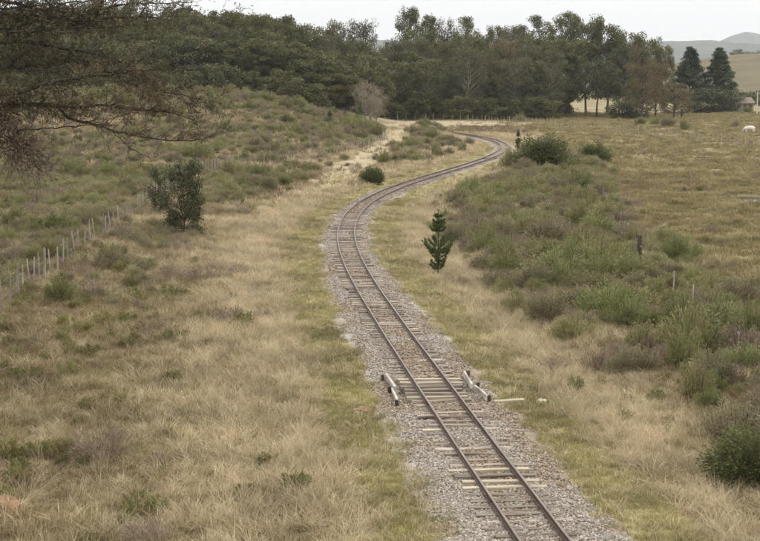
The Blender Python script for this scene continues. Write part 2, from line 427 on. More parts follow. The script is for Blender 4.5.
M = {
    "ground": ground_mat(), "ballast": ballast_mat(), "stone": stone_mat(),
    "straw": leaf_mat("straw", (0.36, 0.28, 0.17), (0.66, 0.555, 0.385), (0.45, 0.375, 0.225), trans=0.15, patch=0.3, spec=0.15),
    "mixed": leaf_mat("olive_dry_grass", (0.15, 0.13, 0.06), (0.34, 0.29, 0.15), (0.24, 0.215, 0.10), trans=0.12, patch=0.35, spec=0.1),
    "brown_grass": leaf_mat("brown_grass", (0.165, 0.12, 0.07), (0.37, 0.285, 0.17), (0.215, 0.175, 0.09), trans=0.12, patch=0.35, spec=0.1),
    "olive_grass": leaf_mat("olive_grass", (0.175, 0.175, 0.058), (0.35, 0.315, 0.135), (0.43, 0.355, 0.20), trans=0.18, patch=0.35, spec=0.1),
    "pasture": leaf_mat("pasture_grass", (0.17, 0.145, 0.07), (0.39, 0.32, 0.175), (0.22, 0.20, 0.085), trans=0.15, patch=0.45, spec=0.1),
    "weed": leaf_mat("weed_leaf", (0.13, 0.14, 0.045), (0.25, 0.24, 0.09), (0.25, 0.21, 0.10), trans=0.2, patch=0.3),
    "broom": leaf_mat("broom_leaf", (0.135, 0.15, 0.055), (0.30, 0.305, 0.13), (0.28, 0.245, 0.125), trans=0.2, patch=0.3, objvar=0.6),
    "sage": leaf_mat("sage_leaf", (0.15, 0.148, 0.075), (0.32, 0.295, 0.17), (0.27, 0.215, 0.14), trans=0.2, patch=0.3, objvar=0.6),
    "dead": leaf_mat("dead_twig", (0.17, 0.125, 0.088), (0.34, 0.27, 0.20), (0.25, 0.19, 0.145), trans=0.15, patch=0.25),
    "dark": leaf_mat("dark_leaf", (0.04, 0.05, 0.02), (0.105, 0.115, 0.05), (0.09, 0.085, 0.04), trans=0.2, patch=0.2, spec=0.3, rough=0.55),
    "wood_olive": leaf_mat("wood_leaf_olive", (0.045, 0.05, 0.018), (0.155, 0.152, 0.055), (0.13, 0.12, 0.045), trans=0.15, patch=0.2, objvar=0.75),
    "wood_grey": leaf_mat("wood_leaf_grey", (0.062, 0.062, 0.033), (0.16, 0.148, 0.078), (0.115, 0.103, 0.055), trans=0.15, patch=0.2, objvar=0.75),
    "wood_brown": leaf_mat("wood_leaf_brown", (0.095, 0.078, 0.038), (0.20, 0.162, 0.08), (0.15, 0.13, 0.062), trans=0.15, patch=0.2, objvar=0.6),
    "bushy": leaf_mat("bush_leaf", (0.065, 0.08, 0.03), (0.165, 0.175, 0.068), (0.12, 0.115, 0.05), trans=0.22, patch=0.2, spec=0.25),
    "withered": leaf_mat("withered_leaf", (0.15, 0.115, 0.08), (0.30, 0.24, 0.175), (0.22, 0.18, 0.13), trans=0.2, patch=0.25),
    "bare": leaf_mat("bare_twig", (0.20, 0.17, 0.12), (0.33, 0.29, 0.21), (0.27, 0.235, 0.17), trans=0.1, patch=0.1),
    "pine": leaf_mat("pine_needle", (0.03, 0.042, 0.02), (0.088, 0.104, 0.048), (0.055, 0.068, 0.034), trans=0.12, patch=0.15),
    "young_pine": leaf_mat("young_pine_needle", (0.055, 0.082, 0.024), (0.135, 0.165, 0.055), (0.10, 0.12, 0.04), trans=0.15, patch=0.1),
    "overhang": leaf_mat("overhang_leaf", (0.06, 0.05, 0.03), (0.17, 0.142, 0.085), (0.12, 0.10, 0.055), trans=0.15, patch=0.3),
    "bark": rough_mat("bark", (0.05, 0.038, 0.028), (0.13, 0.105, 0.08), 6, (1, 1, 0.25), bump=0.8),
    "pale_bark": rough_mat("pale_bark", (0.15, 0.125, 0.10), (0.34, 0.30, 0.25), 5, (1, 1, 0.25), bump=0.5),
    "dark_bark": rough_mat("dark_bark", (0.03, 0.023, 0.018), (0.09, 0.072, 0.055), 9, (1, 1, 1), bump=0.8),
    "old_sleeper": rough_mat("old_sleeper", (0.13, 0.105, 0.082), (0.34, 0.29, 0.235), 9, (0.12, 1, 1), bump=0.7, objvar=0.45),
    "new_sleeper": rough_mat("new_sleeper", (0.25, 0.21, 0.15), (0.46, 0.405, 0.31), 8, (0.12, 1, 1), bump=0.4, objvar=0.12),
    "rail": rough_mat("rail_rust", (0.045, 0.026, 0.018), (0.10, 0.06, 0.042), 20, (1, 0.2, 1), rough=0.6, bump=0.2, objvar=0.0, spec=0.4, coord="Object"),
    "rail_top": rough_mat("rail_running_face", (0.095, 0.062, 0.046), (0.17, 0.12, 0.095), 14, (1, 0.1, 1), rough=0.42, bump=0.1, objvar=0.0, spec=0.5, coord="Object"),
    "post": rough_mat("weathered_post", (0.20, 0.178, 0.152), (0.42, 0.38, 0.33), 7, (1, 1, 0.15), bump=0.6, objvar=0.22),
    "dark_post": rough_mat("dark_post", (0.03, 0.025, 0.02), (0.09, 0.075, 0.06), 7, (1, 1, 0.15), bump=0.6),
    "wire": plain_mat("wire", (0.20, 0.19, 0.18), 0.5, 0.4, 0.6),
    "white_board": rough_mat("white_board", (0.20, 0.18, 0.15), (0.58, 0.55, 0.49), 4, (0.3, 1, 1.6), bump=0.3, objvar=0.06),
    "board_end": rough_mat("board_end", (0.035, 0.028, 0.022), (0.10, 0.075, 0.055), 8, bump=0.5),
    "grey_beam": rough_mat("grey_beam", (0.17, 0.175, 0.14), (0.34, 0.34, 0.29), 6, (1, 0.15, 1), bump=0.4, objvar=0.1),
    "orange_rock": rough_mat("orange_rock", (0.15, 0.09, 0.05), (0.32, 0.205, 0.12), 5, bump=0.9, objvar=0.15),
    "pale_rock": rough_mat("pale_rock", (0.38, 0.33, 0.25), (0.58, 0.52, 0.42), 5, bump=0.7),
    "cow": rough_mat("cow_hide", (0.62, 0.57, 0.50), (0.80, 0.77, 0.72), 2.2, bump=0.1, objvar=0.0),
    "house_wall": rough_mat("house_wall", (0.24, 0.20, 0.16), (0.34, 0.29, 0.24), 2, bump=0.2),
    "house_roof": rough_mat("house_roof", (0.12, 0.095, 0.075), (0.20, 0.165, 0.13), 3, (1, 6, 1), bump=0.3),
    "window": plain_mat("dark_glass", (0.03, 0.035, 0.04), 0.15, 0.5),
    "white_wall": rough_mat("whitewash", (0.36, 0.36, 0.34), (0.54, 0.54, 0.51), 2, bump=0.2),
    "hill": rough_mat("hill_cover", (0.04, 0.05, 0.028), (0.12, 0.115, 0.06), 0.006, (1, 1, 1), bump=0.0),
}

def water_mat():
    m, n, l, out = new_mat("puddle_water")
    p = N(n, "ShaderNodeBsdfPrincipled"); p.inputs["Base Color"].default_value = (0.10, 0.10, 0.085, 1)
    p.inputs["Roughness"].default_value = 0.02; p.inputs["IOR"].default_value = 1.333; p.inputs["Specular IOR Level"].default_value = 0.6
    no = N(n, "ShaderNodeTexNoise"); no.inputs["Scale"].default_value = 3
    bp = N(n, "ShaderNodeBump"); bp.inputs["Strength"].default_value = 0.05; l.new(no.outputs["Fac"], bp.inputs["Height"])
    l.new(bp.outputs[0], p.inputs["Normal"]); l.new(p.outputs[0], out.inputs["Surface"]); return m
M["water"] = water_mat()

# ------------------------------------------------------------------ terrain
def axis(bands):
    out = []
    for a, b, s in bands: out.append(np.arange(a, b, s))
    return np.concatenate(out + [[bands[-1][1]]])
PUDDLE = ground(752, 198.5)
def zones(x, y):
    """green strip, sand, pasture, far weights"""
    u = track_u(x, y)
    e = 1.1 * (fbm(x / 2.5, y / 2.5, 3) - 0.5)
    a = np.abs(u) + e
    green = smooth(3.6, 2.9, a) * smooth(225, 190, y)
    green = np.maximum(green, 0.75 * smooth(3.6, 2.6, np.abs(u - 4.6) + e) * smooth(95, 110, y) * smooth(150, 130, y) * (u > 0))
    sx = x - np.interp(y, [110, 118, 148, 187, 232, 270, 300], [-4.8, -4.4, -3.7, -0.6, 2.9, 3.0, 2.0])
    sand = smooth(3.4, 1.5, np.abs(sx) + e * 2.2) * smooth(112, 150, y) * smooth(300, 285, y) * 0.9
    sand = np.maximum(sand, smooth(1.0, 0.55, np.sqrt(((x - 12) / 30) ** 2 + ((y - 315) / 32) ** 2) + 0.25 * (fbm(x / 9, y / 9, 3) - 0.5)))
    fx = np.interp(y, [0, 50, 75, 118, 150, 175, 210, 260, 400], [14.5, 14.5, 15.0, 18, 21, 23, 24, 25, 25])
    past = smooth(fx - 1.5, fx + 1.5, x + e * 2)
    far = smooth(480, 700, y)
    return green, sand, past, far

xs = np.unique(np.round(np.concatenate([axis([(-9000, -1500, 750), (-1500, -400, 110), (-400, -120, 20), (-120, -50, 4), (-50, -12, 1.0), (-12, 24, 0.45), (24, 60, 1.0), (60, 140, 4), (140, 420, 20), (420, 1500, 90), (1500, 9000, 750)])]), 3))
ys = np.unique(np.round(axis([(-60, 16, 6), (16, 130, 0.5), (130, 300, 1.2), (300, 450, 3), (450, 1200, 20), (1200, 3000, 120), (3000, 10200, 600)]), 3))
GX, GY = np.meshgrid(xs, ys)
GZ = height(GX, GY)
GZ = GZ - 0.3 * np.exp(-(((GX - PUDDLE[0] - 0.8) / 2.4) ** 2 + ((GY - PUDDLE[1]) / 5.5) ** 2))
mb = MB()
nx, ny = len(xs), len(ys)
ii = (np.arange(ny - 1)[:, None] * nx + np.arange(nx - 1)[None, :]).reshape(-1)
mb.add(np.column_stack([GX.ravel(), GY.ravel(), GZ.ravel()]), np.column_stack([ii, ii + 1, ii + nx + 1, ii + nx]))
gnd = mb.obj("ground", M["ground"], smooth_shade=True)
gz, sz_, pz, fz = zones(GX.ravel(), GY.ravel())
ca = gnd.data.attributes.new("zone", 'FLOAT_COLOR', 'POINT')
ca.data.foreach_set("color", np.column_stack([gz, sz_, pz, np.ones_like(gz)]).astype(np.float32).ravel())
fa = gnd.data.attributes.new("far", 'FLOAT', 'POINT'); fa.data.foreach_set("value", fz.astype(np.float32))
tag(gnd, kind="structure")

# distant ridges
def ridge(name, Y, prof, depth, seed):
    """long range of hills: crest profile along x, falling both ways"""
    px = np.array([p[0] for p in prof], float); pz_ = np.array([p[1] for p in prof], float)
    X = np.unique(np.concatenate([np.linspace(px[0], px[-1], 220), np.linspace(Y * 0.14, Y * 0.28, 260)])); D = np.linspace(-1, 1, 31)
    XX, DD = np.meshgrid(X, D)
    crest = np.interp(XX, px, pz_)
    nz = fbm(XX / 420 + seed, DD * 2.2 + seed, 5)
    Z = crest * (1 - np.abs(DD) ** 1.4) * (0.9 + 0.2 * nz) - 25 + 16 * (fbm(XX / 75 + seed, DD * 9, 4) - 0.5) * (1 - np.abs(DD))
    b = MB(); n_ = len(X)
    i_ = (np.arange(len(D) - 1)[:, None] * n_ + np.arange(n_ - 1)[None, :]).reshape(-1)
    b.add(np.column_stack([XX.ravel(), Y + DD.ravel() * depth, Z.ravel()]), np.column_stack([i_, i_ + 1, i_ + n_ + 1, i_ + n_]))
    return tag(b.obj(name, M["hill"], smooth_shade=True), kind="structure")
ridge("hills", 6000, [(-3600, 110), (-1300, 150), (0, 165), (660, 160), (930, 168), (1060, 172), (1200, 178), (1330, 168), (1550, 160), (2100, 180), (3300, 130)], 800, 3)
ridge("mountains", 9000, [(-5200, 160), (-1500, 225), (480, 225), (1480, 225), (1620, 236), (1750, 228), (1880, 238), (1955, 262), (2030, 283), (2105, 268), (2200, 240), (2640, 225), (5200, 170)], 900, 9)

# ------------------------------------------------------------------ ballast bed
def along(y):
    """track frame at Y: centre point, tangent, right"""
    x = np.interp(y, TY, TX); s = np.interp(y, TY, TS); c = 1 / np.sqrt(1 + s * s)
    return x, np.stack([s * c, c], -1), np.stack([c, -s * c], -1)
BY = np.concatenate([np.arange(16, 130, 0.22), np.arange(130, 293, 0.6)])
BU = np.array([-2.5, -2.2, -1.95, -1.75, -1.55, -1.35, -1.2, -1.05, -0.9, -0.75, -0.6, -0.45, -0.3, -0.15, 0, 0.15, 0.3, 0.45, 0.6, 0.75, 0.9, 1.05, 1.2, 1.35, 1.55, 1.75, 1.95, 2.2, 2.5])
def ballast_z(u, y):
    au = np.abs(u); au = au + 0.36 * smooth(52, 85, y) * smooth(0.6, 1.2, au)
    s = (0.093 - 0.010 * smooth(48, 60, y)) * (1 - smooth(1.05, 2.2, au)) - 0.16 * smooth(1.95, 2.5, au)
    s = s + 0.16 * (fbm(u * 1.3 + 11, y * 1.1 + 7, 3) - 0.5) * smooth(1.25, 1.8, au)
    s = s + 0.07 * (fbm(u * 1.1 + 40, y / 1.2, 3) - 0.5) + 0.03 * (vnoise(u * 6, y * 6) - 0.5)
    s = s + 0.045 * smooth(0.52, 0.40, au) * smooth(0.42, 0.58, fbm(u / 2.0 + 3, y / 2.6 + 50, 2) + 0.16 * smooth(48.3, 49, y) * smooth(62, 54, y))
    # open culvert under the sleepers
    s = s - 0.17 * smooth(CULV[0] - 0.15, CULV[0] + 0.5, y) * smooth(CULV[1] + 0.15, CULV[1] - 0.5, y) * smooth(1.25, 1.0, au)
    return s
UU, YY = np.meshgrid(BU, BY)
bx, bt, br_ = along(YY)
VX = bx + br_[..., 0] * UU; VY = YY + br_[..., 1] * UU
VZ = ballast_z(UU, YY)
mb = MB(); n_ = len(BU)
ii = (np.arange(len(BY) - 1)[:, None] * n_ + np.arange(n_ - 1)[None, :]).reshape(-1)
mb.add(np.column_stack([VX.ravel(), VY.ravel(), VZ.ravel()]), np.column_stack([ii, ii + 1, ii + n_ + 1, ii + n_]))
bal = mb.obj("ballast_bed", M["ballast"], smooth_shade=True)
def brown_mask(u, y):
    k = fbm(u / 1.3 + 9, y / 3.0 + 3, 4)
    inner = smooth(0.62, 0.35, np.abs(u)) * smooth(0.32, 0.54, k + 0.10)
    outer = smooth(0.52, 0.64, fbm(u / 1.6 + 70, y / 2.4, 3)) * 0.8
    return np.clip(np.maximum(inner, outer) + 0.45 * smooth(80, 130, y), 0, 1)
ba = bal.data.attributes.new("brown", 'FLOAT', 'POINT'); ba.data.foreach_set("value", brown_mask(UU, YY).astype(np.float32).ravel())
tag(bal, kind="structure")

# ------------------------------------------------------------------ the track: rails and sleepers
track = tag(empty("railway_track", (float(np.interp(30, TY, TX)), 30, 0)), "narrow single railway track of rusty rails winding away through dry grass", "railway track")
T0 = np.array(track.location)
SL_TOP = 0.135
RY = np.concatenate([np.arange(18, 293, 0.5)])
def sweep_rail(u0):
    # foot, web and head of a light rail; index of the running-surface strip gets the bright material
    prof = np.array([[-0.05, 0], [0.05, 0], [0.05, 0.012], [0.010, 0.026], [0.010, 0.078], [0.029, 0.088], [0.029, 0.108], [0.022, 0.115], [-0.022, 0.115], [-0.029, 0.108], [-0.029, 0.088], [-0.010, 0.078], [-0.010, 0.026], [-0.05, 0.012]])
    x, t, r = along(RY)
    wob = 0.012 * (vnoise(RY / 3.1, RY * 0 + u0 * 9) - 0.5)
    zz = SL_TOP + 0.012 + 0.02 * (vnoise(RY / 6.0, RY * 0 + 5) - 0.5)
    c = np.column_stack([x + r[:, 0] * (u0 + wob), RY + r[:, 1] * (u0 + wob), zz])
    V = c[:, None, :] + prof[None, :, 0, None] * np.column_stack([r, np.zeros(len(RY))])[:, None, :] + prof[None, :, 1, None] * np.array([0, 0, 1.0])
    n = len(prof); i = np.arange(len(RY) - 1)[:, None]; j = np.arange(n)[None, :]; k = (j + 1) % n
    F = np.stack([i * n + j, i * n + k, (i + 1) * n + k, (i + 1) * n + j], -1)
    b = MB()
    V = V.reshape(-1, 3) - T0
    top = np.isin(np.arange(n), [6, 7, 8])
    b.add(V, F[:, ~top].reshape(-1, 4), 0.5, 0)
    b.v.append(np.zeros((0, 3))); ft = F[:, top].reshape(-1, 4); b.f.append(ft); b.t.append(np.full(len(ft), .5)); b.m.append(np.full(len(ft), 1))
    return b.obj("rail", [M["rail"], M["rail_top"]], track)
fp = MB(); box(fp, (0, 0, 0), (0.022, 0.46, 0.062)); 
for k in (-0.17, -0.06, 0.06, 0.17): box(fp, (0.014, k, 0), (0.02, 0.026, 0.026))
fp_me = fp.mesh("fishplate", M["rail"])
for side in (-0.482, 0.482):
    ro = sweep_rail(side)
    for q, yj in enumerate(np.arange(33.0 + (3.0 if side > 0 else 0), 130, 10.0)):
        x, t, r = along(yj)
        o = link("fishplate", fp_me, ro)
        o.location = Vector((x + r[0] * (side + 0.022 * (-1 if side < 0 else 1)), yj + r[1] * (side + 0.022 * (-1 if side < 0 else 1)), SL_TOP + 0.065)) - track.location
        o.rotation_euler = (0, 0, math.atan2(r[1], r[0]) + (math.pi if side < 0 else 0))

rng = np.random.RandomState(5)
sl_old, sl_new = [], []
for k in range(7):
    b = MB(); cbox(b, (0, 0, -0.07), (rng.uniform(1.60, 1.86), rng.uniform(0.16, 0.21), 0.14), 0.012, rng, 0.012)
    sl_old.append(b.mesh("sleeper", M["old_sleeper"]))
for k in range(3):
    b = MB(); cbox(b, (0, 0, -0.07), (rng.uniform(1.72, 1.9), rng.uniform(0.18, 0.21), 0.14), 0.008, rng, 0.004)
    sl_new.append(b.mesh("sleeper", M["new_sleeper"]))
# arc positions: even spacing, closer over the culvert
sy = [22.0]
while sy[-1] < 291:
    y = sy[-1]; s = np.interp(y, TY, TS)
    gap = 0.53
    sy.append(y + gap / math.sqrt(1 + s * s))
sy = np.array(sy)
new_y = [ground(470, p)[1] for p in (427.4, 463.8, 505.8, 517.8, 525.6)] + [ground(450, p)[1] for p in (408.5,)]
new_y = [y + 0.0 for y in new_y] + [57.3]
is_new = set(int(np.argmin(np.abs(sy - y))) for y in new_y)
rest = MB()
cnt = 0
for k, y in enumerate(sy):
    x, t, r = along(y)
    ang = math.atan2(r[1], r[0]) + rng.normal() * 0.018
    nw = k in is_new
    du = rng.normal() * 0.035
    z = SL_TOP + (0.012 if nw else rng.uniform(-0.016, 0.014))
    if CULV[0] < y < CULV[1]: z = SL_TOP + 0.004
    loc = Vector((x + r[0] * du, y + r[1] * du, z))
    if cnt < 300 and y > 24:
        o = link("sleeper", (sl_new[k % 3] if nw else sl_old[rng.randint(7)]), track)
        o.location = loc - track.location; o.rotation_euler = (rng.normal() * 0.012, rng.normal() * 0.006, ang)
        if nw and cnt < 60: o["label"] = "pale new timber sleeper among weathered grey ones"
        cnt += 1
    elif y >= 24:
        c, s = math.cos(ang), math.sin(ang)
        box(rest, np.array(loc - track.location) + np.array([0, 0, -0.07]), (rng.uniform(1.6, 1.85), 0.2, 0.14), np.array([[c, -s, 0], [s, c, 0], [0, 0, 1]]))
tag(rest.obj("sleeper_row", M["old_sleeper"], track), kind="stuff")

# ------------------------------------------------------------------ scattering (for grass, stones, weeds)
def scatter(name, pts, rz, scale, tint, idx, protos, tilt=None):
    me = bpy.data.meshes.new(name)
    n = len(pts)
    me.vertices.add(n); me.vertices.foreach_set("co", np.asarray(pts, np.float32).ravel())
    rot = np.zeros((n, 3)); rot[:, 2] = rz
    if tilt is not None: rot[:, :2] = tilt
    sc = np.broadcast_to(np.asarray(scale, float).reshape(n, -1), (n, 3))
    for nm, ty, data, key in (("irot", 'FLOAT_VECTOR', rot, "vector"), ("iscl", 'FLOAT_VECTOR', sc, "vector"), ("itint", 'FLOAT', tint, "value"), ("iidx", 'INT', idx, "value")):
        a = me.attributes.new(nm, ty, 'POINT')
        a.data.foreach_set(key, np.ascontiguousarray(data, np.int32 if ty == 'INT' else np.float32).ravel())
    o = link(name, me)
    g = bpy.data.node_groups.new(name, 'GeometryNodeTree')
    g.interface.new_socket("Geometry", in_out='INPUT', socket_type='NodeSocketGeometry')
    g.interface.new_socket("Geometry", in_out='OUTPUT', socket_type='NodeSocketGeometry')
    gi, go = g.nodes.new('NodeGroupInput'), g.nodes.new('NodeGroupOutput')
    ip = g.nodes.new('GeometryNodeInstanceOnPoints'); jn = g.nodes.new('GeometryNodeJoinGeometry')
    for pr in reversed(protos):
        oi = g.nodes.new('GeometryNodeObjectInfo'); oi.inputs["Object"].default_value = pr; oi.inputs["As Instance"].default_value = True
        g.links.new(oi.outputs["Geometry"], jn.inputs[0])
    def attr(nm, ty):
        a = g.nodes.new('GeometryNodeInputNamedAttribute'); a.data_type = ty; a.inputs["Name"].default_value = nm; return a.outputs[0]
    g.links.new(gi.outputs[0], ip.inputs["Points"]); g.links.new(jn.outputs[0], ip.inputs["Instance"])
    ip.inputs["Pick Instance"].default_value = True
    g.links.new(attr("iidx", 'INT'), ip.inputs["Instance Index"])
    e2r = g.nodes.new('FunctionNodeEulerToRotation'); g.links.new(attr("irot", 'FLOAT_VECTOR'), e2r.inputs[0]); g.links.new(e2r.outputs[0], ip.inputs["Rotation"])
    g.links.new(attr("iscl", 'FLOAT_VECTOR'), ip.inputs["Scale"])
    g.links.new(ip.outputs[0], go.inputs[0])
    md = o.modifiers.new("scatter", 'NODES'); md.node_group = g
    return o
def proto(name, me): return bpy.data.objects.new(name, me)      # kept out of the scene, used only by the scatters

def tuft(rng, n, h, rad, lean, w, mat, name, droop=0.35, spread=1.0):
    b = MB()
    ang = rng.uniform(0, 2 * math.pi, n); r = rad * np.sqrt(rng.uniform(0, 1, n))
    base = np.column_stack([r * np.cos(ang), r * np.sin(ang), np.full(n, -0.03)])
    la = ang * 0.6 + rng.uniform(0, 2 * math.pi, n) * 0.4
    H = h * rng.uniform(0.45, 1.1, n); ln = lean * rng.uniform(0.2, 1.3, n) * H
    d = np.column_stack([np.cos(la), np.sin(la), np.zeros(n)])
    mid = base + d * (ln * 0.35)[:, None]; mid[:, 2] += H * 0.6
    tip = base + d * (ln * (1 + droop))[:, None]; tip[:, 2] += H
    sa = rng.uniform(0, math.pi, n); s = np.column_stack([np.cos(sa), np.sin(sa), np.zeros(n)]) * (w * rng.uniform(0.6, 1.3, n))[:, None] / 2
    V = np.stack([base - s, base + s, mid + s * 0.8, mid - s * 0.8, tip], 1).reshape(-1, 3)
    k = np.arange(n) * 5; tt = rng.uniform(0, 1, n)
    b.add(V, np.column_stack([k, k + 1, k + 2, k + 3]), tt)
    b.v.append(np.zeros((0, 3))); b.f.append(np.column_stack([k + 3, k + 2, k + 4])); b.t.append(tt); b.m.append(np.zeros(n, int))
    return proto(name, b.mesh(name, mat))

def in_view(x, y, m=5.0, top=None):
    """keep what the photograph sees plus a margin for a step to the side"""
    return (np.abs(x) < 0.2375 * y + m + 0.01 * y) & (y > 24)
def sample(n, y0, y1, rng, power=1.0):
    """uniform over the ground seen between two distances"""
    t = rng.uniform(0, 1, n)
    y = np.sqrt(y0 ** 2 + t * (y1 ** 2 - y0 ** 2))
    x = rng.uniform(-1, 1, n) * (0.2375 * y + 5.0)
    return x, y

rng = np.random.RandomState(21)
P_straw = [tuft(rng, 76, 0.40, 0.24, 1.0, 0.0078, M["straw"], "straw_tuft") for _ in range(5)]
P_mixed = [tuft(rng, 70, 0.32, 0.25, 1.1, 0.009, M["mixed"], "mixed_tuft") for _ in range(4)]
P_brown = [tuft(rng, 64, 0.30, 0.25, 1.2, 0.009, M["brown_grass"], "brown_tuft") for _ in range(4)]
P_olive = [tuft(rng, 70, 0.11, 0.20, 0.9, 0.010, M["olive_grass"], "short_tuft") for _ in range(4)]
P_thatch = [tuft(rng, 60, 0.15, 0.30, 1.5, 0.012, M["brown_grass"], "thatch_tuft") for _ in range(3)] + [tuft(rng, 60, 0.16, 0.30, 1.5, 0.012, M["straw"], "thatch_tuft"), tuft(rng, 60, 0.15, 0.30, 1.4, 0.012, M["mixed"], "thatch_tuft")]
P_strip = P_olive + [tuft(rng, 40, 0.16, 0.2, 0.9, 0.010, M["straw"], "pale_short_tuft")]
P_past = [tuft(rng, 60, 0.22, 0.28, 0.9, 0.016, M["pasture"], "pasture_tuft") for _ in range(4)]
P_farstraw = [tuft(rng, 60, 0.52, 0.42, 0.8, 0.026, M["straw"], "far_straw_tuft") for _ in range(3)]
P_farbrown = [tuft(rng, 60, 0.42, 0.42, 0.9, 0.026, M["brown_grass"], "far_brown_tuft") for _ in range(3)]
P_farpast = [tuft(rng, 60, 0.24, 0.6, 0.9, 0.035, M["pasture"], "far_pasture_tuft") for _ in range(3)]

def make_grass(n, y0, y1, dens, protos, name, label, smin, smax, seed, sinkz=0.0):
    rng = np.random.RandomState(seed)
    x, y = sample(n, y0, y1, rng)
    keep = rng.uniform(0, 1, n) < dens(x, y)
    x, y = x[keep], y[keep]
    d = np.sqrt(((x - PUDDLE[0] - 0.8) / 2.6) ** 2 + ((y - PUDDLE[1] + 3.5) / 8.5) ** 2); x, y = x[d > 1], y[d > 1]
    n = len(x)
    s = rng.uniform(smin, smax, n) * (0.75 + 0.5 * fbm(x / 4, y / 4, 2))
    z = height(x, y) - sinkz
    wind = rng.normal(0, 0.22, (n, 2))
    o = scatter(name, np.column_stack([x, y, z]), rng.uniform(0, 6.28, n), s[:, None] * np.array([1, 1, 1]), rng.uniform(0, 1, n), rng.randint(0, len(protos), n), protos, wind)
    return tag(o, label, "grass", kind="stuff")

def straw_w(x, y):
    """how much tall straw grows here"""
    u = track_u(x, y); e = 1.0 * (fbm(x / 2.5, y / 2.5, 3) - 0.5)
    g, s, p, f = zones(x, y)
    side = smooth(2.7, 3.8, np.abs(u) + 1.6 * e)
    band = np.exp(-((np.abs(u) - 4.9) / (1.5 + 0.8 * (u < 0))) ** 2)
    patch = smooth(0.36, 0.56, fbm(x / 6 + 3, y / 6, 3))
    w = side * np.clip(0.04 + 0.85 * band + (0.28 - 0.14 * smooth(-7, -10, u)) * patch, 0, 1)
    return w * (1 - p) * (1 - 0.72 * s)
def brown_w(x, y):
    u = track_u(x, y); g, s, p, f = zones(x, y)
    side = smooth(3.4, 5.0, np.abs(u) + 1.2 * (fbm(x / 2.5, y / 2.5, 3) - 0.5))
    return side * (1 - p) * (1 - s) * (1 - 0.75 * np.exp(-((np.abs(u) - 4.9) / 1.4) ** 2)) * (0.35 + 0.65 * smooth(0.62, 0.42, fbm(x / 6 + 3, y / 6, 3)))
def olive_w(x, y):
    g, s, p, f = zones(x, y); u = track_u(x, y); au = np.abs(u)
    lim = 1.6 - 0.40 * smooth(52, 85, y) + 1.5 * (fbm(x / 1.4 + 20, y / 1.4, 3) - 0.5)
    return np.where(au > lim, np.clip(g + 0.12, 0, 1), 0.012 * (au > 0.62) + 0.018 * (au < 0.4)) * (au < 6)
def past_w(x, y):
    g, s, p, f = zones(x, y)
    return np.clip(p + 0.10 * (np.abs(track_u(x, y)) > 3.5), 0, 1) * (1 - 0.75 * s)

make_grass(36000, 25, 110, straw_w, P_straw, "tall_straw_grass", "tall pale straw grass on both banks beside the rails", 0.7, 1.2, 1)
def mixed_w(x, y):
    return brown_w(x, y) * (0.12 + 0.88 * smooth(0.44, 0.60, fbm(x / 7 + 90, y / 7 + 4, 3)))
make_grass(30000, 25, 120, mixed_w, P_mixed, "olive_dry_grass", "olive tinged dry grass in patches on the near banks", 0.6, 1.15, 10)
make_grass(26000, 25, 95, lambda x, y: np.clip(1.6 * brown_w(x, y) + 0.25 * straw_w(x, y), 0, 1), P_thatch, "matted_thatch", "short matted dead grass covering the soil of the banks", 0.7, 1.4, 11)
make_grass(34000, 110, 260, straw_w, P_farstraw, "straw_grass", "pale straw grass around the far rail curve", 0.7, 1.2, 2)
make_grass(27000, 25, 110, brown_w, P_brown, "brown_dry_grass", "low brown matted dry grass on the near bank", 0.6, 1.2, 3)
make_grass(26000, 110, 300, brown_w, P_farbrown, "dry_grass", "brown dry grass between the hillside shrubs", 0.6, 1.2, 4)
make_grass(190000, 25, 120, olive_w, P_strip, "short_green_grass", "short yellow green grass strips along the ballast", 0.6, 1.5, 5, 0.01)
make_grass(14000, 120, 235, olive_w, P_olive, "mown_grass", "short green grass beside the middle bend of rails", 1.0, 2.2, 6, 0.01)
make_grass(36000, 40, 150, past_w, P_past, "pasture_grass", "grazed yellowish pasture grass beyond the right fence", 0.6, 1.5, 7)
make_grass(40000, 150, 420, past_w, P_farpast, "meadow_grass", "pale pasture grass in front of the woods", 0.6, 1.5, 8)
def tussock_w(x, y):
    g, s, p, f = zones(x, y)
    return 1.0 * p * smooth(0.44, 0.62, fbm(x / 7 + 31, y / 9, 3)) * smooth(240, 150, y) + 0.02 * p
make_grass(26000, 45, 300, tussock_w, P_farbrown, "brown_tussock_grass", "brownish tussocks dotted over the pasture", 0.45, 1.15, 9)

# ballast stones
def chip(rng, k):
    p = np.array([[1, 1, 1], [-1, -1, 1], [-1, 1, -1], [1, -1, -1], [1.2, 0, -0.3], [-1.2, 0.2, 0.1], [0, 1.2, 0.3], [0.1, -1.2, 0], [0, 0, 1.25], [0, 0.1, -1.2]], float)
    p = p * rng.uniform(0.7, 1.15, p.shape) * np.array([1.1, 0.85, 0.62])
    import bmesh
    bm = bmesh.new()
    for q in p: bm.verts.new(q)
    bmesh.ops.convex_hull(bm, input=bm.verts); me = bpy.data.meshes.new("stone_chip"); bm.to_mesh(me); bm.free()
    me.materials.append(M["stone"]); return proto("stone_chip", me)
P_chip = [chip(rng, k) for k in range(5)]
n = 130000
y = 24 + (rng.uniform(0, 1, n) ** 1.35) * 125
u = rng.uniform(-1.95, 1.95, n)
x0, t_, r_ = along(y)
bm_ = brown_mask(u, y)
edge = np.abs(u) + 0.8 * (fbm((x0 + u) / 1.4 + 20, y / 1.4, 3) - 0.5)
keep = (edge < 1.72 - 0.38 * smooth(52, 85, y)) & (rng.uniform(0, 1, n) > 0.55 * bm_)
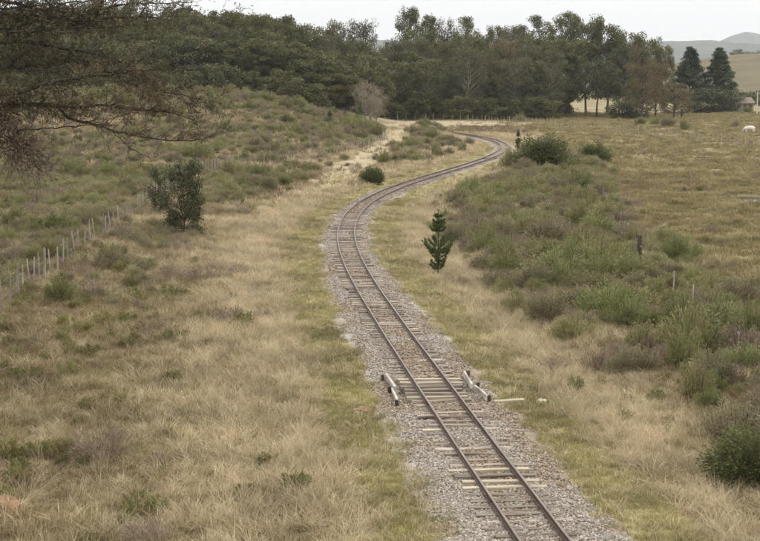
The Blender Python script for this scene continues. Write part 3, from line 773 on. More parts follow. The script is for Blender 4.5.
y, u, x0, r_, bm_ = y[keep], u[keep], x0[keep], r_[keep], bm_[keep]; n = len(y)
s = rng.uniform(0.016, 0.034, n) * (1 + 0.5 * smooth(60, 140, y))
tint = np.where(rng.uniform(0, 1, n) < bm_ * 0.75, rng.uniform(0.74, 1.0, n), rng.uniform(0.0, 0.72, n))
tag(scatter("ballast_gravel", np.column_stack([x0 + r_[:, 0] * u, y + r_[:, 1] * u, ballast_z(u, y) + s * 0.25]), rng.uniform(0, 6.28, n), s, tint, rng.randint(0, 5, n), P_chip, rng.normal(0, 0.5, (n, 2))),
    "grey crushed stone ballast around the sleepers", "gravel", kind="stuff")

# ------------------------------------------------------------------ shrubs
def shrub_proto(rng, w, h, nsp, per, leafL, leafW, upright=0.8, ragged=0.35, cover=1.0):
    """sprays of small leaves on stems rising from the base; returns foliage and stem meshes (unit placed at base)"""
    fo, st = MB(), MB()
    for k in range(nsp):
        a = rng.uniform(0, 2 * math.pi); rr = math.sqrt(rng.uniform(0, 1))
        tipz = h * (math.sqrt(max(0.05, 1 - 0.75 * rr * rr))) * rng.uniform(1 - ragged, 1 + ragged * 0.4)
        tip = np.array([w / 2 * rr * math.cos(a), w / 2 * rr * math.sin(a), tipz])
        base = np.array([0.16 * w * rr * math.cos(a), 0.16 * w * rr * math.sin(a), -0.05])
        path = bez(base, np.array([tip[0] * 0.75, tip[1] * 0.75, tipz * 0.4]), tip, 5)
        tube(st, path, np.linspace(0.018, 0.005, 5) * (0.6 + 0.3 * h), 3, cap=False)
        t = rng.uniform(0.18, 1.0, per) ** 0.8
        C = (1 - t)[:, None] ** 2 * path[0] + 2 * (t * (1 - t))[:, None] * np.array([tip[0] * 0.75, tip[1] * 0.75, tipz * 0.4]) + (t ** 2)[:, None] * tip
        sd = 0.11 * w * (1.15 - 0.8 * t)[:, None] * cover
        C = C + rng.normal(size=(per, 3)) * sd * np.array([1, 1, 0.8]); C[:, 2] = np.maximum(C[:, 2], 0.03)
        out = np.column_stack([C[:, 0] * 0.8, C[:, 1] * 0.8, np.full(per, upright * h)])
        out /= np.linalg.norm(out, axis=1)[:, None] + 1e-9
        leaves(fo, C, leafL * rng.uniform(0.6, 1.3, per), leafW * rng.uniform(0.7, 1.3, per), rng, np.clip(rng.uniform(0, 1) * 0.65 + rng.uniform(0, 0.35, per), 0, 1), out)
    return fo, st
SHR = {}
rng = np.random.RandomState(77)
for kind, mat, cfgs in (
        ("broom", "broom", [(1.9, 1.2, 56, 80, .10, .034), (1.5, 1.1, 46, 80, .10, .034), (2.5, 1.3, 74, 80, .11, .036), (1.2, 1.2, 34, 80, .10, .03)]),
        ("sage", "sage", [(1.7, 1.0, 48, 75, .10, .036), (2.2, 1.15, 62, 75, .10, .036), (1.3, 0.9, 36, 75, .09, .034)]),
        ("dead", "dead", [(1.4, 1.0, 34, 34, .16, .018), (1.9, 1.1, 42, 34, .18, .018)]),
        ("dark", "dark", [(2.2, 1.7, 76, 95, .12, .06), (2.6, 1.5, 84, 95, .12, .06)]),
        ("bushy", "bushy", [(2.2, 1.55, 86, 100, .12, .055), (2.6, 1.5, 94, 100, .12, .055)]),
        ("weed", "weed", [(0.7, 0.45, 14, 34, .10, .035), (0.9, 0.5, 18, 34, .11, .035)])):
    SHR[kind] = []
    for c in cfgs:
        fo, st = shrub_proto(rng, *c, upright=0.5 if kind not in ("dark", "bushy") else 0.2)
        SHR[kind].append((fo.mesh("foliage", M[mat]), st.mesh("stem", M["bark"])))
def shrub(kind, x, y, size, rz, label, group=None, var=0, name=None, cat="shrub", sz=1.0, parts=True, z=None):
    me = SHR[kind][var % len(SHR[kind])]
    r = tag(empty(name or {"broom": "broom_shrub", "sage": "sage_shrub", "dead": "dry_shrub", "dark": "dark_bush", "bushy": "leafy_bush", "weed": "weed_clump"}[kind],
                  (x, y, float(height(x, y)) if z is None else z), rz, (size, size, size * sz)), label, cat, group)
    link("foliage", me[0], r); link("stem", me[1], r)
    return r

# weeds and low undergrowth that reads as one mass
P_weed = [proto("weed_proto", m[0]) for m in SHR["weed"]]
P_sage = [proto("scrub_proto", m[0]) for m in SHR["sage"]] + [proto("scrub_proto", m[0]) for m in SHR["broom"][:2]]
P_dead = [proto("dead_proto", m[0]) for m in SHR["dead"]]
def weed_w(x, y):
    u = track_u(x, y); g, s, p, f = zones(x, y)
    k = smooth(0.5, 0.68, fbm(x / 4 + 60, y / 4, 3))
    return smooth(4.2, 6.5, np.abs(u)) * (1 - p * 0.8) * (1 - s) * (0.015 + 0.75 * k)
make_grass(5200, 28, 130, weed_w, P_weed, "low_green_weeds", "low green weeds scattered through the dry grass", 0.35, 1.0, 31)
LF = [ground(px, py)[:2] for px, py in ((-40, 345), (5, 311), (62, 268), (130, 222), (200, 177), (250, 167), (330, 158), (372, 147), (388, 138))]
def fence_clear(x, y):
    d = x - np.interp(y, [b for a, b in LF], [a for a, b in LF])
    return 1 - 0.9 * smooth(-0.9, -0.3, d) * smooth(2.6, 1.6, d)
def scrub_w(x, y):
    u = track_u(x, y); g, s, p, f = zones(x, y)
    left = smooth(-8.0, -13.0, u) * smooth(50, 78, y); hill = smooth(2, -10, x) * smooth(120, 190, y)
    right = np.maximum(smooth(4.5, 7.0, u) * smooth(44, 56, y), smooth(6.0, 7.6, u) * smooth(32, 38, y)) * (1 - p) * smooth(212, 196, y)
    k = smooth(0.38, 0.60, fbm(x / 8 + 12, y / 8 + 5, 3))
    k = np.maximum(k, 0.75 * smooth(0.30, 0.48, fbm(x / 3.2 + 2, y / 3.2, 2)) * (right > 0.1))
    return np.clip(np.maximum(np.maximum(left, hill), right) * np.where(hill > 0.3, 0.08 + 0.72 * k, 0.22 + 0.78 * k), 0, 1) * (1 - s) * (1 - p) * (np.abs(u) > 4.2) * fence_clear(x, y)
make_grass(9000, 33, 130, lambda x, y: scrub_w(x, y) * (0.9 - 0.5 * (track_u(x, y) > 0)), P_sage, "low_scrub", "low olive scrub filling the banks between the shrubs", 0.3, 0.75, 32)
make_grass(17000, 130, 330, lambda x, y: scrub_w(x, y), P_sage, "hillside_scrub", "olive scrub covering the far hillside", 0.35, 0.85, 33)
make_grass(6500, 27, 300, lambda x, y: scrub_w(x, y) * 0.7 + 0.28 * brown_w(x, y), P_dead, "dry_twiggy_scrub", "brown leafless twigs standing among the scrub", 0.35, 0.85, 34)

make_grass(9000, 45, 290, lambda x, y: zones(x, y)[2] * (0.02 + 0.8 * smooth(0.54, 0.70, fbm(x / 5 + 71, y / 7, 3))), P_dead[:1] + P_weed, "pasture_weeds", "dark weedy clumps dotted over the grazed pasture", 0.3, 0.75, 35)
# individual shrubs
rng = np.random.RandomState(404)
placed = [ground(360, 126)[:2] + (4.0,), ground(330, 131)[:2] + (4.0,), ground(360, 131)[:2] + (4.0,), ground(330, 136)[:2] + (4.0,), ground(184, 237)[:2] + (2.0,)]
def try_place(x, y, r):
    for a, b, c in placed:
        if (a - x) ** 2 + (b - y) ** 2 < (0.36 * (c + r)) ** 2: return False
    placed.append((x, y, r)); return True
LAND = {k: ground(*p)[:2] for k, p in {
    "the lone young pine": (438, 275), "the white guards": (488, 400), "the blackened post": (639, 266), "the biggest bush": (543, 168),
    "the round pasture bush": (594, 162), "the dark young tree": (184, 237), "the nearest fence posts": (10, 308), "the hillside pines": (345, 128),
    "the pale leafless tree": (368, 120), "the bend bush": (372, 185), "the overhanging boughs": (110, 150), "the puddle": (745, 200), "the fence bend": (205, 176)}.items()}
USED = {}
def where(x, y):
    """how a plant lies from the nearest thing one can find"""
    best = min(LAND, key=lambda k: math.hypot(LAND[k][0] - x, (LAND[k][1] - y) * 0.5))
    dx, dy = x - LAND[best][0], (y - LAND[best][1]) * 0.5
    far_ = math.hypot(dx, dy)
    if far_ < 2.2: return "close by " + best
    w = ("beyond " if dy > 0 else "in front of ") if abs(dy) > abs(dx) else ("right of " if dx > 0 else "left of ")
    return ("" if far_ < 6 else "well ") + w + best
def fill(n, xf, y0, y1, wfun, kinds, label, group, s0, s1):
    made = 0; tries = 0
    while made < n and tries < n * 60:
        tries += 1
        x, y = sample(1, y0, y1, rng); x, y = float(x[0]), float(y[0])
        if not xf(x, y) or rng.uniform() > float(wfun(x, y)) or float(zones(x, y)[1]) > 0.3: continue
        s = rng.uniform(s0, s1)
        if not try_place(x, y, 1.6 * s): continue
        k = kinds[rng.randint(len(kinds))]
        t = (s - s0) / (s1 - s0)
        lab = ("small " if t < 0.33 else "large " if t > 0.67 else "") + {"broom": "pale green shrub ", "sage": "greyish olive shrub ", "dead": "brown leafless shrub ", "bushy": "leafy green bush "}[k] + label + ", " + where(x, y)
        shrub(k, x, y, s, rng.uniform(0, 6.28), lab, {"broom": "pale green shrubs ", "sage": "olive shrubs ", "dead": "leafless shrubs ", "bushy": "leafy bushes "}[k] + group, rng.randint(4), sz=rng.uniform(0.8, 1.25))
        made += 1
def ufun(x, y): return float(track_u(x, y))
fill(185, lambda x, y: 5.5 < ufun(x, y) < 17, 36, 125, scrub_w, ["broom", "broom", "broom", "sage", "sage", "dead"], "in the thicket", "in the thicket right of the rails", 0.65, 1.3)
fill(90, lambda x, y: 4.5 < ufun(x, y) < 13, 120, 205, scrub_w, ["broom", "broom", "sage", "sage"], "in the bend", "inside the distant bend", 0.7, 1.35)
fill(85, lambda x, y: ufun(x, y) < -12.5, 66, 150, scrub_w, ["broom", "broom", "broom", "sage", "dead"], "behind the fence", "behind the left fence", 0.6, 1.2)
fill(190, lambda x, y: x < 2 and ufun(x, y) < -14, 150, 300, scrub_w, ["broom", "broom", "broom", "sage", "sage", "dead"], "on the hillside", "on the far hillside", 0.8, 1.9)
fill(30, lambda x, y: -13.0 < ufun(x, y) < -8.5, 80, 175, lambda x, y: 0.8 * fence_clear(x, y), ["broom", "sage"], "before the fence", "in front of the left fence", 0.5, 1.0)
fill(46, lambda x, y: -12 < ufun(x, y) < -3.8, 165, 262, lambda x, y: 0.8, ["broom", "sage", "sage"], "on the far bank", "on the bank by the far curve", 0.7, 1.2)
for (px, py, kind, s, lab) in (
        (62, 303, "broom", 0.95, "bright green feathery shrub right beside the nearest fence posts"),
        (108, 268, "broom", 1.0, "tangled olive shrub against the left fence, beyond the feathery green one"),
        (125, 275, "weed", 1.6, "low green clump at the foot of the tangled fence shrub"),
        (168, 300, "weed", 1.2, "small green clump alone in straw, left one of two"),
        (182, 299, "weed", 1.1, "small green clump alone in straw, right one of two"),
        (372, 185, "bushy", 1.0, "small dark green bush left of the rails at the bend"),
        (594, 164, "bushy", 1.45, "round dark bush standing alone in the pasture"),
        (543, 171, "bushy", 2.2, "large dark green bush hiding the rails near the far curve"),
        (517, 171, "broom", 1.9, "green bush left of the large dark bush by the rails"),
        (575, 196, "broom", 2.0, "rounded green shrub below the large dark bush"),
        (583, 275, "dead", 1.1, "blackish dead shrub in the middle of the thicket"),
        (515, 312, "broom", 0.62, "small upright green shrub alone in straw beside the thicket"),
        (543, 315, "weed", 1.2, "low dark green clump in straw beside the thicket"),
        (575, 395, "broom", 0.5, "small green shrub where the mown strip meets straw"),
        (752, 485, "bushy", 0.85, "dark green bush at the right edge near the camera"),
        (735, 445, "sage", 0.9, "olive shrub at the right edge behind the dark bush"),
        (700, 385, "broom", 0.9, "green shrub between tall straw and the right fence"),
        (640, 372, "sage", 0.8, "grey green shrub above the tall straw on the right bank"),
        (270, 470, "weed", 0.9, "low green weed clump in the near straw"),
        (130, 520, "weed", 0.9, "low green weed clump at the bottom of the bank"),
        (295, 492, "weed", 1.1, "broad green weed clump beside the near straw band"),
        (12, 462, "weed", 1.0, "low green weed clump at the left edge above the rock")):
    gx, gy, gz_ = ground(px, py)
    shrub(kind, gx, gy, s, rng.uniform(0, 6.28), lab, None, rng.randint(4), cat="bush" if kind in ("dark", "bushy") else ("weed" if kind == "weed" else "shrub"))

# ------------------------------------------------------------------ trees
def tree_proto(rng, H, R, base, prof, nclump, per, leaf, cr, flat=0.6, tr=0.28, limbs=True, leafasp=0.5, dirs=None, lean=0.3, tip=0.0):
    """trunk with limbs and a crown of many leaf clumps. prof(t): radius factor up the crown"""
    cw, tk = MB(), MB()
    top = H * 0.82
    trunk = poly([(0, 0, -0.4), (rng.normal() * 0.15, rng.normal() * 0.15, H * 0.22), (rng.normal() * lean, rng.normal() * lean, H * 0.5), (rng.normal() * lean * 1.4, rng.normal() * lean * 1.4, top)], 1.2)
    tube(tk, trunk, np.linspace(tr, tr * 0.22, len(trunk)) * (1 + 0.35 * np.exp(-np.linspace(0, 9, len(trunk)))), 7)
    for k in range(nclump):
        t = rng.uniform(0, 1); r = R * prof(t) * rng.uniform(0.25, 1) ** 0.55; a = rng.uniform(0, 2 * math.pi)
        z = base + t * (H - base)
        i = int(np.clip(np.searchsorted(trunk[:, 2], z * 0.8), 1, len(trunk) - 1))
        ax = trunk[i]
        c = np.array([ax[0] + r * math.cos(a), ax[1] + r * math.sin(a), z])
        if limbs:
            i0 = int(np.clip(np.searchsorted(trunk[:, 2], max(base * 0.75, z - 0.35 * r - 0.2 * H * rng.uniform(0.3, 1))), 1, len(trunk) - 2))
            p0 = trunk[i0]
            path = bez(p0, (p0 + c) / 2 + np.array([0, 0, rng.uniform(0.0, 0.12) * r + 0.2]), c, 5)
            tube(tk, path, np.linspace(tr * 0.33, 0.025, 5), 4, cap=False)
        n_ = int(per * rng.uniform(0.6, 1.3)); q = rng.normal(size=(n_, 3)); q /= np.linalg.norm(q, axis=1)[:, None]
        q *= (rng.uniform(0, 1, n_) ** 0.45)[:, None] * cr * (1 - tip * t) * rng.uniform(0.7, 1.25) * np.array([1, 1, flat])
        tt = np.clip(rng.uniform(0, 0.7) + rng.uniform(0, 0.3, n_), 0, 1)
        leaves(cw, c + q, leaf * rng.uniform(0.6, 1.35, n_), leaf * leafasp * rng.uniform(0.7, 1.3, n_), rng, tt, None if dirs is None else np.broadcast_to(np.array(dirs, float), (n_, 3)) + rng.normal(size=(n_, 3)) * 0.5)
    return cw, tk
dome = lambda t: math.sqrt(max(0.02, 1 - (2 * t - 0.85) ** 2 / 1.45))
umbr = lambda t: 0.35 + 0.75 * math.sin(min(1, t * 1.15) * math.pi * 0.62) if t < 0.85 else 0.75
tall = lambda t: 0.45 + 0.55 * math.sin(math.pi * min(1, t * 1.05)) * (1 if t < 0.8 else 0.9)
full = lambda t: 1.0 - 0.55 * abs(t - 0.42) ** 1.4
cone = lambda t: 1.02 - 0.93 * t
TREES = {}
def reg(key, crown_mat, bark_mat, protos): TREES[key] = [(c.mesh("crown", M[crown_mat]), k.mesh("trunk", M[bark_mat])) for c, k in protos]
rng = np.random.RandomState(909)
reg("umbrella", "wood_olive", "bark", [tree_proto(rng, 13, 4.8, 5.0, umbr, 105, 95, 0.40, 1.3, 0.5, 0.24) for _ in range(4)])
reg("olive", "wood_olive", "pale_bark", [tree_proto(rng, 15, 4.4, 3.6, full, 120, 95, 0.40, 1.3, 0.7, 0.28) for _ in range(3)])
reg("grey", "wood_grey", "pale_bark", [tree_proto(rng, 16, 3.6, 4.4, full, 95, 85, 0.38, 1.25, 0.9, 0.2, leafasp=0.35, dirs=(0, 0, -1.0)) for _ in range(3)])
reg("tall", "wood_olive", "pale_bark", [tree_proto(rng, 25, 5.2, 9.0, tall, 78, 105, 0.42, 1.4, 0.75, 0.34, lean=0.7) for _ in range(3)])
reg("brown", "wood_brown", "bark", [tree_proto(rng, 16, 3.7, 2.5, full, 74, 85, 0.42, 1.2, 0.9, 0.24, leafasp=0.35, dirs=(0, 0, -1.0)) for _ in range(2)])
reg("spread", "dark", "bark", [tree_proto(rng, 12, 6.0, 4.2, dome, 80, 85, 0.44, 1.4, 0.5, 0.24) for _ in range(2)])
reg("thicket", "dark", "bark", [tree_proto(rng, 6, 3.2, 0.3, full, 46, 90, 0.36, 1.15, 0.8, 0.12) for _ in range(2)])
reg("understory", "wood_olive", "bark", [tree_proto(rng, 5.0, 2.4, 0.5, full, 36, 70, 0.34, 0.95, 0.8, 0.08) for _ in range(2)])
reg("bare", "bare", "pale_bark", [tree_proto(rng, 8, 2.8, 2.2, dome, 48, 62, 0.62, 1.0, 0.9, 0.16, leafasp=0.07, dirs=(0, 0, 1.3))])
reg("pine", "pine", "bark", [tree_proto(rng, 15, 6.0, 2.6, cone, 280, 90, 0.40, 1.15, 0.5, 0.3, leafasp=0.3, tip=0.4) for _ in range(2)])
reg("leafy", "dark", "bark", [tree_proto(rng, 4.2, 1.15, 0.25, full, 95, 85, 0.13, 0.36, 1.0, 0.06, leafasp=0.5, lean=0.12), tree_proto(rng, 2.9, 0.75, 0.5, full, 40, 70, 0.12, 0.3, 1.0, 0.045, leafasp=0.5, lean=0.1)])
def tree(key, x, y, hscale, wscale, label, group=None, var=0, name="woodland_tree", rz=0.0, z=None):
    c, k = TREES[key][var % len(TREES[key])]
    r = tag(empty(name, (x, y, (float(height(x, y)) if z is None else z) - 0.05), rz, (wscale, wscale, hscale)), label, "tree", group)
    link("crown", c, r); link("trunk", k, r)
    return r

rng = np.random.RandomState(3131)
# wood on the hilltop, left: rows of flat-topped trees
for row, (Yr, hs) in enumerate(((318, 0.82), (328, 0.98), (342, 1.16), (358, 1.34))):
    for px in np.arange(-10 + row * 9, 372, 23):
        X = (px + rng.uniform(-8, 8) - 380) / 1600 * Yr; Yt = Yr + rng.uniform(-4, 4)
        k = ["umbrella", "umbrella", "olive", "umbrella", "grey"][rng.randint(5)]
        h = hs * rng.uniform(0.92, 1.08) * (1 if k == "umbrella" else 0.86)
        tree(k, X, Yt, h, rng.uniform(0.85, 1.1), {"umbrella": "flat crowned tree", "olive": "dense low tree", "grey": "slender greyish tree"}[k] + " in the hilltop wood, " + ["front row, ", "second row, ", "third row, ", "back row, "][row] + ("behind the overhanging boughs" if px < 70 else "beside the overhanging boughs" if px < 170 else "left of the hillside pines" if px < 290 else "above the hillside pines" if px < 345 else "behind the pale leafless tree"),
             {"umbrella": "flat crowned trees of the hilltop wood", "olive": "dense trees of the hilltop wood", "grey": "slender trees of the hilltop wood"}[k], rng.randint(4), rz=rng.uniform(0, 6.28))
# wood behind the far curve, middle
for row, (Yr, hs) in enumerate(((352, 0.86), (362, 1.0), (374, 1.14), (388, 1.2))):
    for px in np.arange(378 + row * 7, 560, 22):
        if row < 2 and 422 < px < 442: continue
        X = (px + rng.uniform(-7, 7) - 380) / 1600 * Yr; Yt = Yr + rng.uniform(-4, 4)
        k = ["grey", "olive", "olive", "grey", "umbrella", "grey", "olive", "brown"][rng.randint(8)]
        tree(k, X, Yt, hs * rng.uniform(0.86, 1.12) * (1.2 if k == "umbrella" else 1), rng.uniform(0.85, 1.1),
             {"umbrella": "flat crowned olive tree", "olive": "dense olive tree", "grey": "slender greyish tree", "brown": "brownish tree"}[k] + " in the middle wood, " + ["front row, ", "second row, ", "third row, ", "back row, "][row] + ("under the tall lone trees" if px < 432 else "above the curve start" if px < 470 else "above the curve end" if px < 512 else "left of the bright gap"),
             {"umbrella": "flat crowned trees behind the far curve", "olive": "dense trees behind the far curve", "grey": "slender trees behind the far curve", "brown": "brownish trees behind the far curve"}[k], rng.randint(4), rz=rng.uniform(0, 6.28))
# dark undergrowth at the foot of both woods
for q, px in enumerate(np.concatenate([np.arange(-6, 330, 17), np.arange(330, 556, 13), np.arange(0, 340, 15), np.arange(374, 566, 11), np.arange(376, 560, 11)])):
    Yu = (368 if q < 79 else 392) if q > 60 else 334 if q > 37 else 308 if px < 330 else 346
    X = (px + rng.uniform(-5, 5) - 380) / 1600 * Yu
    if 424 < px < 444 and q <= 37: continue
    tree("understory", X, Yu + rng.uniform(-3, 3), rng.uniform(0.5, 0.95) * (1.7 if q > 60 else 1.25 if px < 330 else 1), rng.uniform(0.9, 1.3), "bushy undergrowth tree of the " + ("hilltop wood" if q <= 19 or 37 < q <= 60 else "middle wood") + {308: ", front line", 334: ", second line", 346: ", front line", 368: ", second line", 392: ", third line"}[Yu] + (", behind the overhanging boughs" if px < 120 else ", left of the hillside pines" if px < 315 else ", by the pale leafless tree" if px < 400 else ", behind the far curve" if px < 480 else ", left of the bright gap"), "undergrowth at the foot of the wood", rng.randint(2), name="understory_tree", rz=rng.uniform(0, 6.28))
def tree_px(key, px, Yt, top, wscale, label, var=0, name="woodland_tree", natural=None, group=None):
    """a tree at distance Yt whose crown reaches the photo height `top`"""
    X = (px - 380) / 1600 * Yt; z0 = float(height(X, Yt)); H = float(at(px, top, Yt)[2]) - z0
    nat = {"umbrella": 13.5, "olive": 15.6, "grey": 16.6, "tall": 25.6, "brown": 16.7, "spread": 12.5, "thicket": 6.6, "bare": 8.5, "pine": 15.5, "understory": 5.5}[key]
    return tree(key, X, Yt, H / nat, wscale, label, group, var, name, rz=var * 1.7 + px)
tree_px("tall", 411, 395, 6, 0.82, "tall open crowned tree rising alone above the middle of the wood", 0, "tall_tree")
tree_px("tall", 428, 400, 14, 0.75, "tall tree just right of the lone highest one above the wood", 1, "tall_tree")
tree_px("grey", 446, 398, 18, 0.9, "yellowish airy tree top between two tall ones above the wood", 1, "tall_tree")
tree_px("tall", 470, 396, 16, 0.95, "broad tall tree above the wood over the far rail curve", 2, "tall_tree")
tree_px("tall", 494, 402, 25, 0.7, "small tall tree above the wood, right of the broad tall one", 0, "tall_tree")
tree_px("tall", 518, 396, 24, 0.75, "airy tall tree with gaps of sky left of the highest group", 1, "tall_tree")
tree_px("tall", 546, 392, 15, 0.95, "tall open crowned tree at the left of the highest right hand group", 2, "tall_tree")
tree_px("tall", 567, 396, 11, 0.95, "tallest tree of the right hand group", 0, "tall_tree")
tree_px("olive", 585, 388, 14, 1.05, "dense tall olive tree beside the tallest one of the right group", 1, "tall_tree")
tree_px("olive", 606, 390, 23, 1.1, "dense tall olive tree with rounded crown in the right group", 2, "tall_tree")
tree_px("olive", 626, 386, 30, 1.0, "dark olive tree at the shoulder of the right group", 0, "tall_tree")
tree_px("olive", 645, 384, 36, 0.85, "dark olive tree crown behind the brownish tree", 1, "tall_tree")
tree_px("grey", 528, 364, 44, 1.0, "grey green drooping tree in front of the wood, pale trunk", 0)
tree_px("grey", 508, 362, 52, 1.0, "grey green slender tree in front of the wood beside the drooping one", 1)
tree_px("grey", 552, 360, 50, 1.0, "grey drooping tree left of the gap under the crowns", 2)
tree_px("olive", 566, 372, 38, 0.95, "dark olive tree left of the gap under the crowns", 2)
tree_px("spread", 596, 362, 58, 0.95, "spreading dark tree with forked trunk over the bright gap", 0, "spreading_tree")
tree_px("spread", 618, 372, 46, 0.8, "dark spreading tree behind the one with forked trunk", 1, "spreading_tree")
tree_px("thicket", 622, 352, 96, 1.0, "dark dense thicket tree at ground level right of the bright gap", 0, "thicket_tree")
tree_px("thicket", 634, 356, 90, 1.0, "dark thicket tree directly under the brownish tree", 1, "thicket_tree")
tree_px("brown", 640, 346, 44, 0.95, "tall brownish drooping tree in front of the right group", 0, "brown_tree")
tree_px("brown", 654, 352, 62, 0.85, "smaller brownish tree right of the tall brownish one", 1, "brown_tree")
tree_px("olive", 663, 378, 44, 0.55, "narrow dark tree crown poking out right of the brownish trees", 2)
tree_px("brown", 672, 356, 82, 0.9, "low yellowish brown tree at the right end of the wood", 0, "brown_tree")
tree_px("brown", 680, 366, 88, 0.7, "low brownish bushy tree beside the first conifer", 1, "brown_tree")
tree_px("pine", 687, 425, 45, 1.1, "dark conical conifer, left one of the pair by the far hill", 0, "conifer")
tree_px("pine", 716, 425, 46, 1.15, "dark conical conifer, right one of the pair by the far hill", 1, "conifer")
for k, (px, w, top) in enumerate(((698, 1.1, 90), (712, 1.3, 86), (724, 1.1, 90))):
    tree_px("thicket", px, 410, top, w, ["dark round bushy tree under the left conifer", "dark round bushy tree between the two conifers", "dark round bushy tree under the right conifer"][k], k, "thicket_tree")
tree_px("bare", 366, 292, 81, 1.0, "pale leafless twiggy tree in front of the hilltop wood", 0, "bare_tree")
tree_px("bare", 376, 296, 88, 0.75, "smaller pale leafless tree right beside the larger bare one", 0, "bare_tree")
for k, (px, top, Yt) in enumerate(((735, 49, 1010), (742, 51, 1015), (750, 52, 1020), (731, 52, 1030), (757, 50, 1040))):
    tree_px("grey", px, Yt, top, 1.0, "tiny grey tree on the skyline of the far grassy hill", k, "hilltop_tree", group="trees on the far hill skyline")
for k, (px, Yt, top) in enumerate(((744, 520, 92), (752, 525, 90), (759, 515, 93), (766, 530, 88))):
    tree_px("understory", px, Yt, top, 1.3, "small scrubby tree at the foot of the far grassy hill", k, "hill_foot_tree", group="scrubby trees below the far hill")
# leafy young trees on the left bank
gx, gy, gz_ = ground(184, 237)
tree("leafy", gx, gy, 1.0, 1.0, "dark leafy young tree standing before the left fence", None, 0, "young_tree")
gx, gy, gz_ = ground(160, 216)
tree("leafy", gx, gy, 1.0, 1.0, "smaller dark leafy tree left of the dark leafy young tree", None, 1, "young_tree", rz=1.0)

# young pines
def young_pine(px, py, H, W, label, seed):
    x, y, z = ground(px, py); rng = np.random.RandomState(seed)
    r = tag(empty("young_pine", (x, y, z)), label, "pine tree")
    tk, fo = MB(), MB()
    tube(tk, [(0, 0, -0.1), (0.01, 0.02, H * 0.5), (0, 0, H * 0.97)], (0.045 * H / 3, 0.03 * H / 3, 0.008), 6)
    def bristle(path, n, ln):
        t = rng.uniform(0.1, 1, n); i = np.clip((t * (len(path) - 1)).astype(int), 0, len(path) - 2); f = (t * (len(path) - 1) - i)[:, None]
        C = path[i] * (1 - f) + path[i + 1] * f
        tan = path[i + 1] - path[i]; tan /= np.linalg.norm(tan, axis=1)[:, None]
        d = tan * 0.9 + rng.normal(size=(n, 3)) * 0.6; d[:, 2] += 0.25; d /= np.linalg.norm(d, axis=1)[:, None]
        leaves(fo, C + d * ln * 0.5, ln * rng.uniform(0.7, 1.2, n), 0.024, rng, np.clip(rng.uniform(0, .5) + rng.uniform(0, .5, n), 0, 1), d)
    for z0, reach, nb in ((0.09, 0.40, 3), (0.15, 0.50, 3), (0.20, 0.45, 3), (0.27, 0.65, 4), (0.33, 0.85, 4), (0.37, 1.0, 5), (0.44, 0.85, 4), (0.52, 0.42, 3), (0.66, 0.42, 4), (0.72, 0.46, 4), (0.79, 0.34, 4), (0.88, 0.2, 3)):
        for b in range(nb):
            a = 2 * math.pi * (b + rng.uniform(-0.3, 0.3)) / nb + z0 * 40; L = W / 2 * reach * rng.uniform(0.75, 1.1)
            p0 = np.array([0, 0, z0 * H]); d = np.array([math.cos(a), math.sin(a), 0])
            path = bez(p0, p0 + d * L * 0.7 + np.array([0, 0, 0.02]), p0 + d * L + np.array([0, 0, L * 0.6]), 6)
            tube(tk, path, np.linspace(0.014, 0.006, 6) * H / 3, 4)
            bristle(path, int(80 + 130 * L), 0.16)
    bristle(np.array([[0, 0, H * 0.62], [0, 0, H * 0.8], [0, 0, H]]), 150, 0.14)
    tk.obj("trunk", M["bark"], r); fo.obj("crown", M["young_pine"], r)
young_pine(438, 275, 3.05, 1.55, "young green pine standing alone right of the rails", 5)
young_pine(360, 126, 3.7, 1.7, "small dark pine on the hillside near the bare pale tree", 8)
young_pine(330, 131, 3.1, 1.6, "small dark pine on the hillside left of the other small pine", 9)
young_pine(584, 203, 1.5, 0.8, "small pine among shrubs at the edge of the pasture", 12)
young_pine(518, 150, 2.6, 0.7, "slim young pine behind the bushes by the far curve", 15)

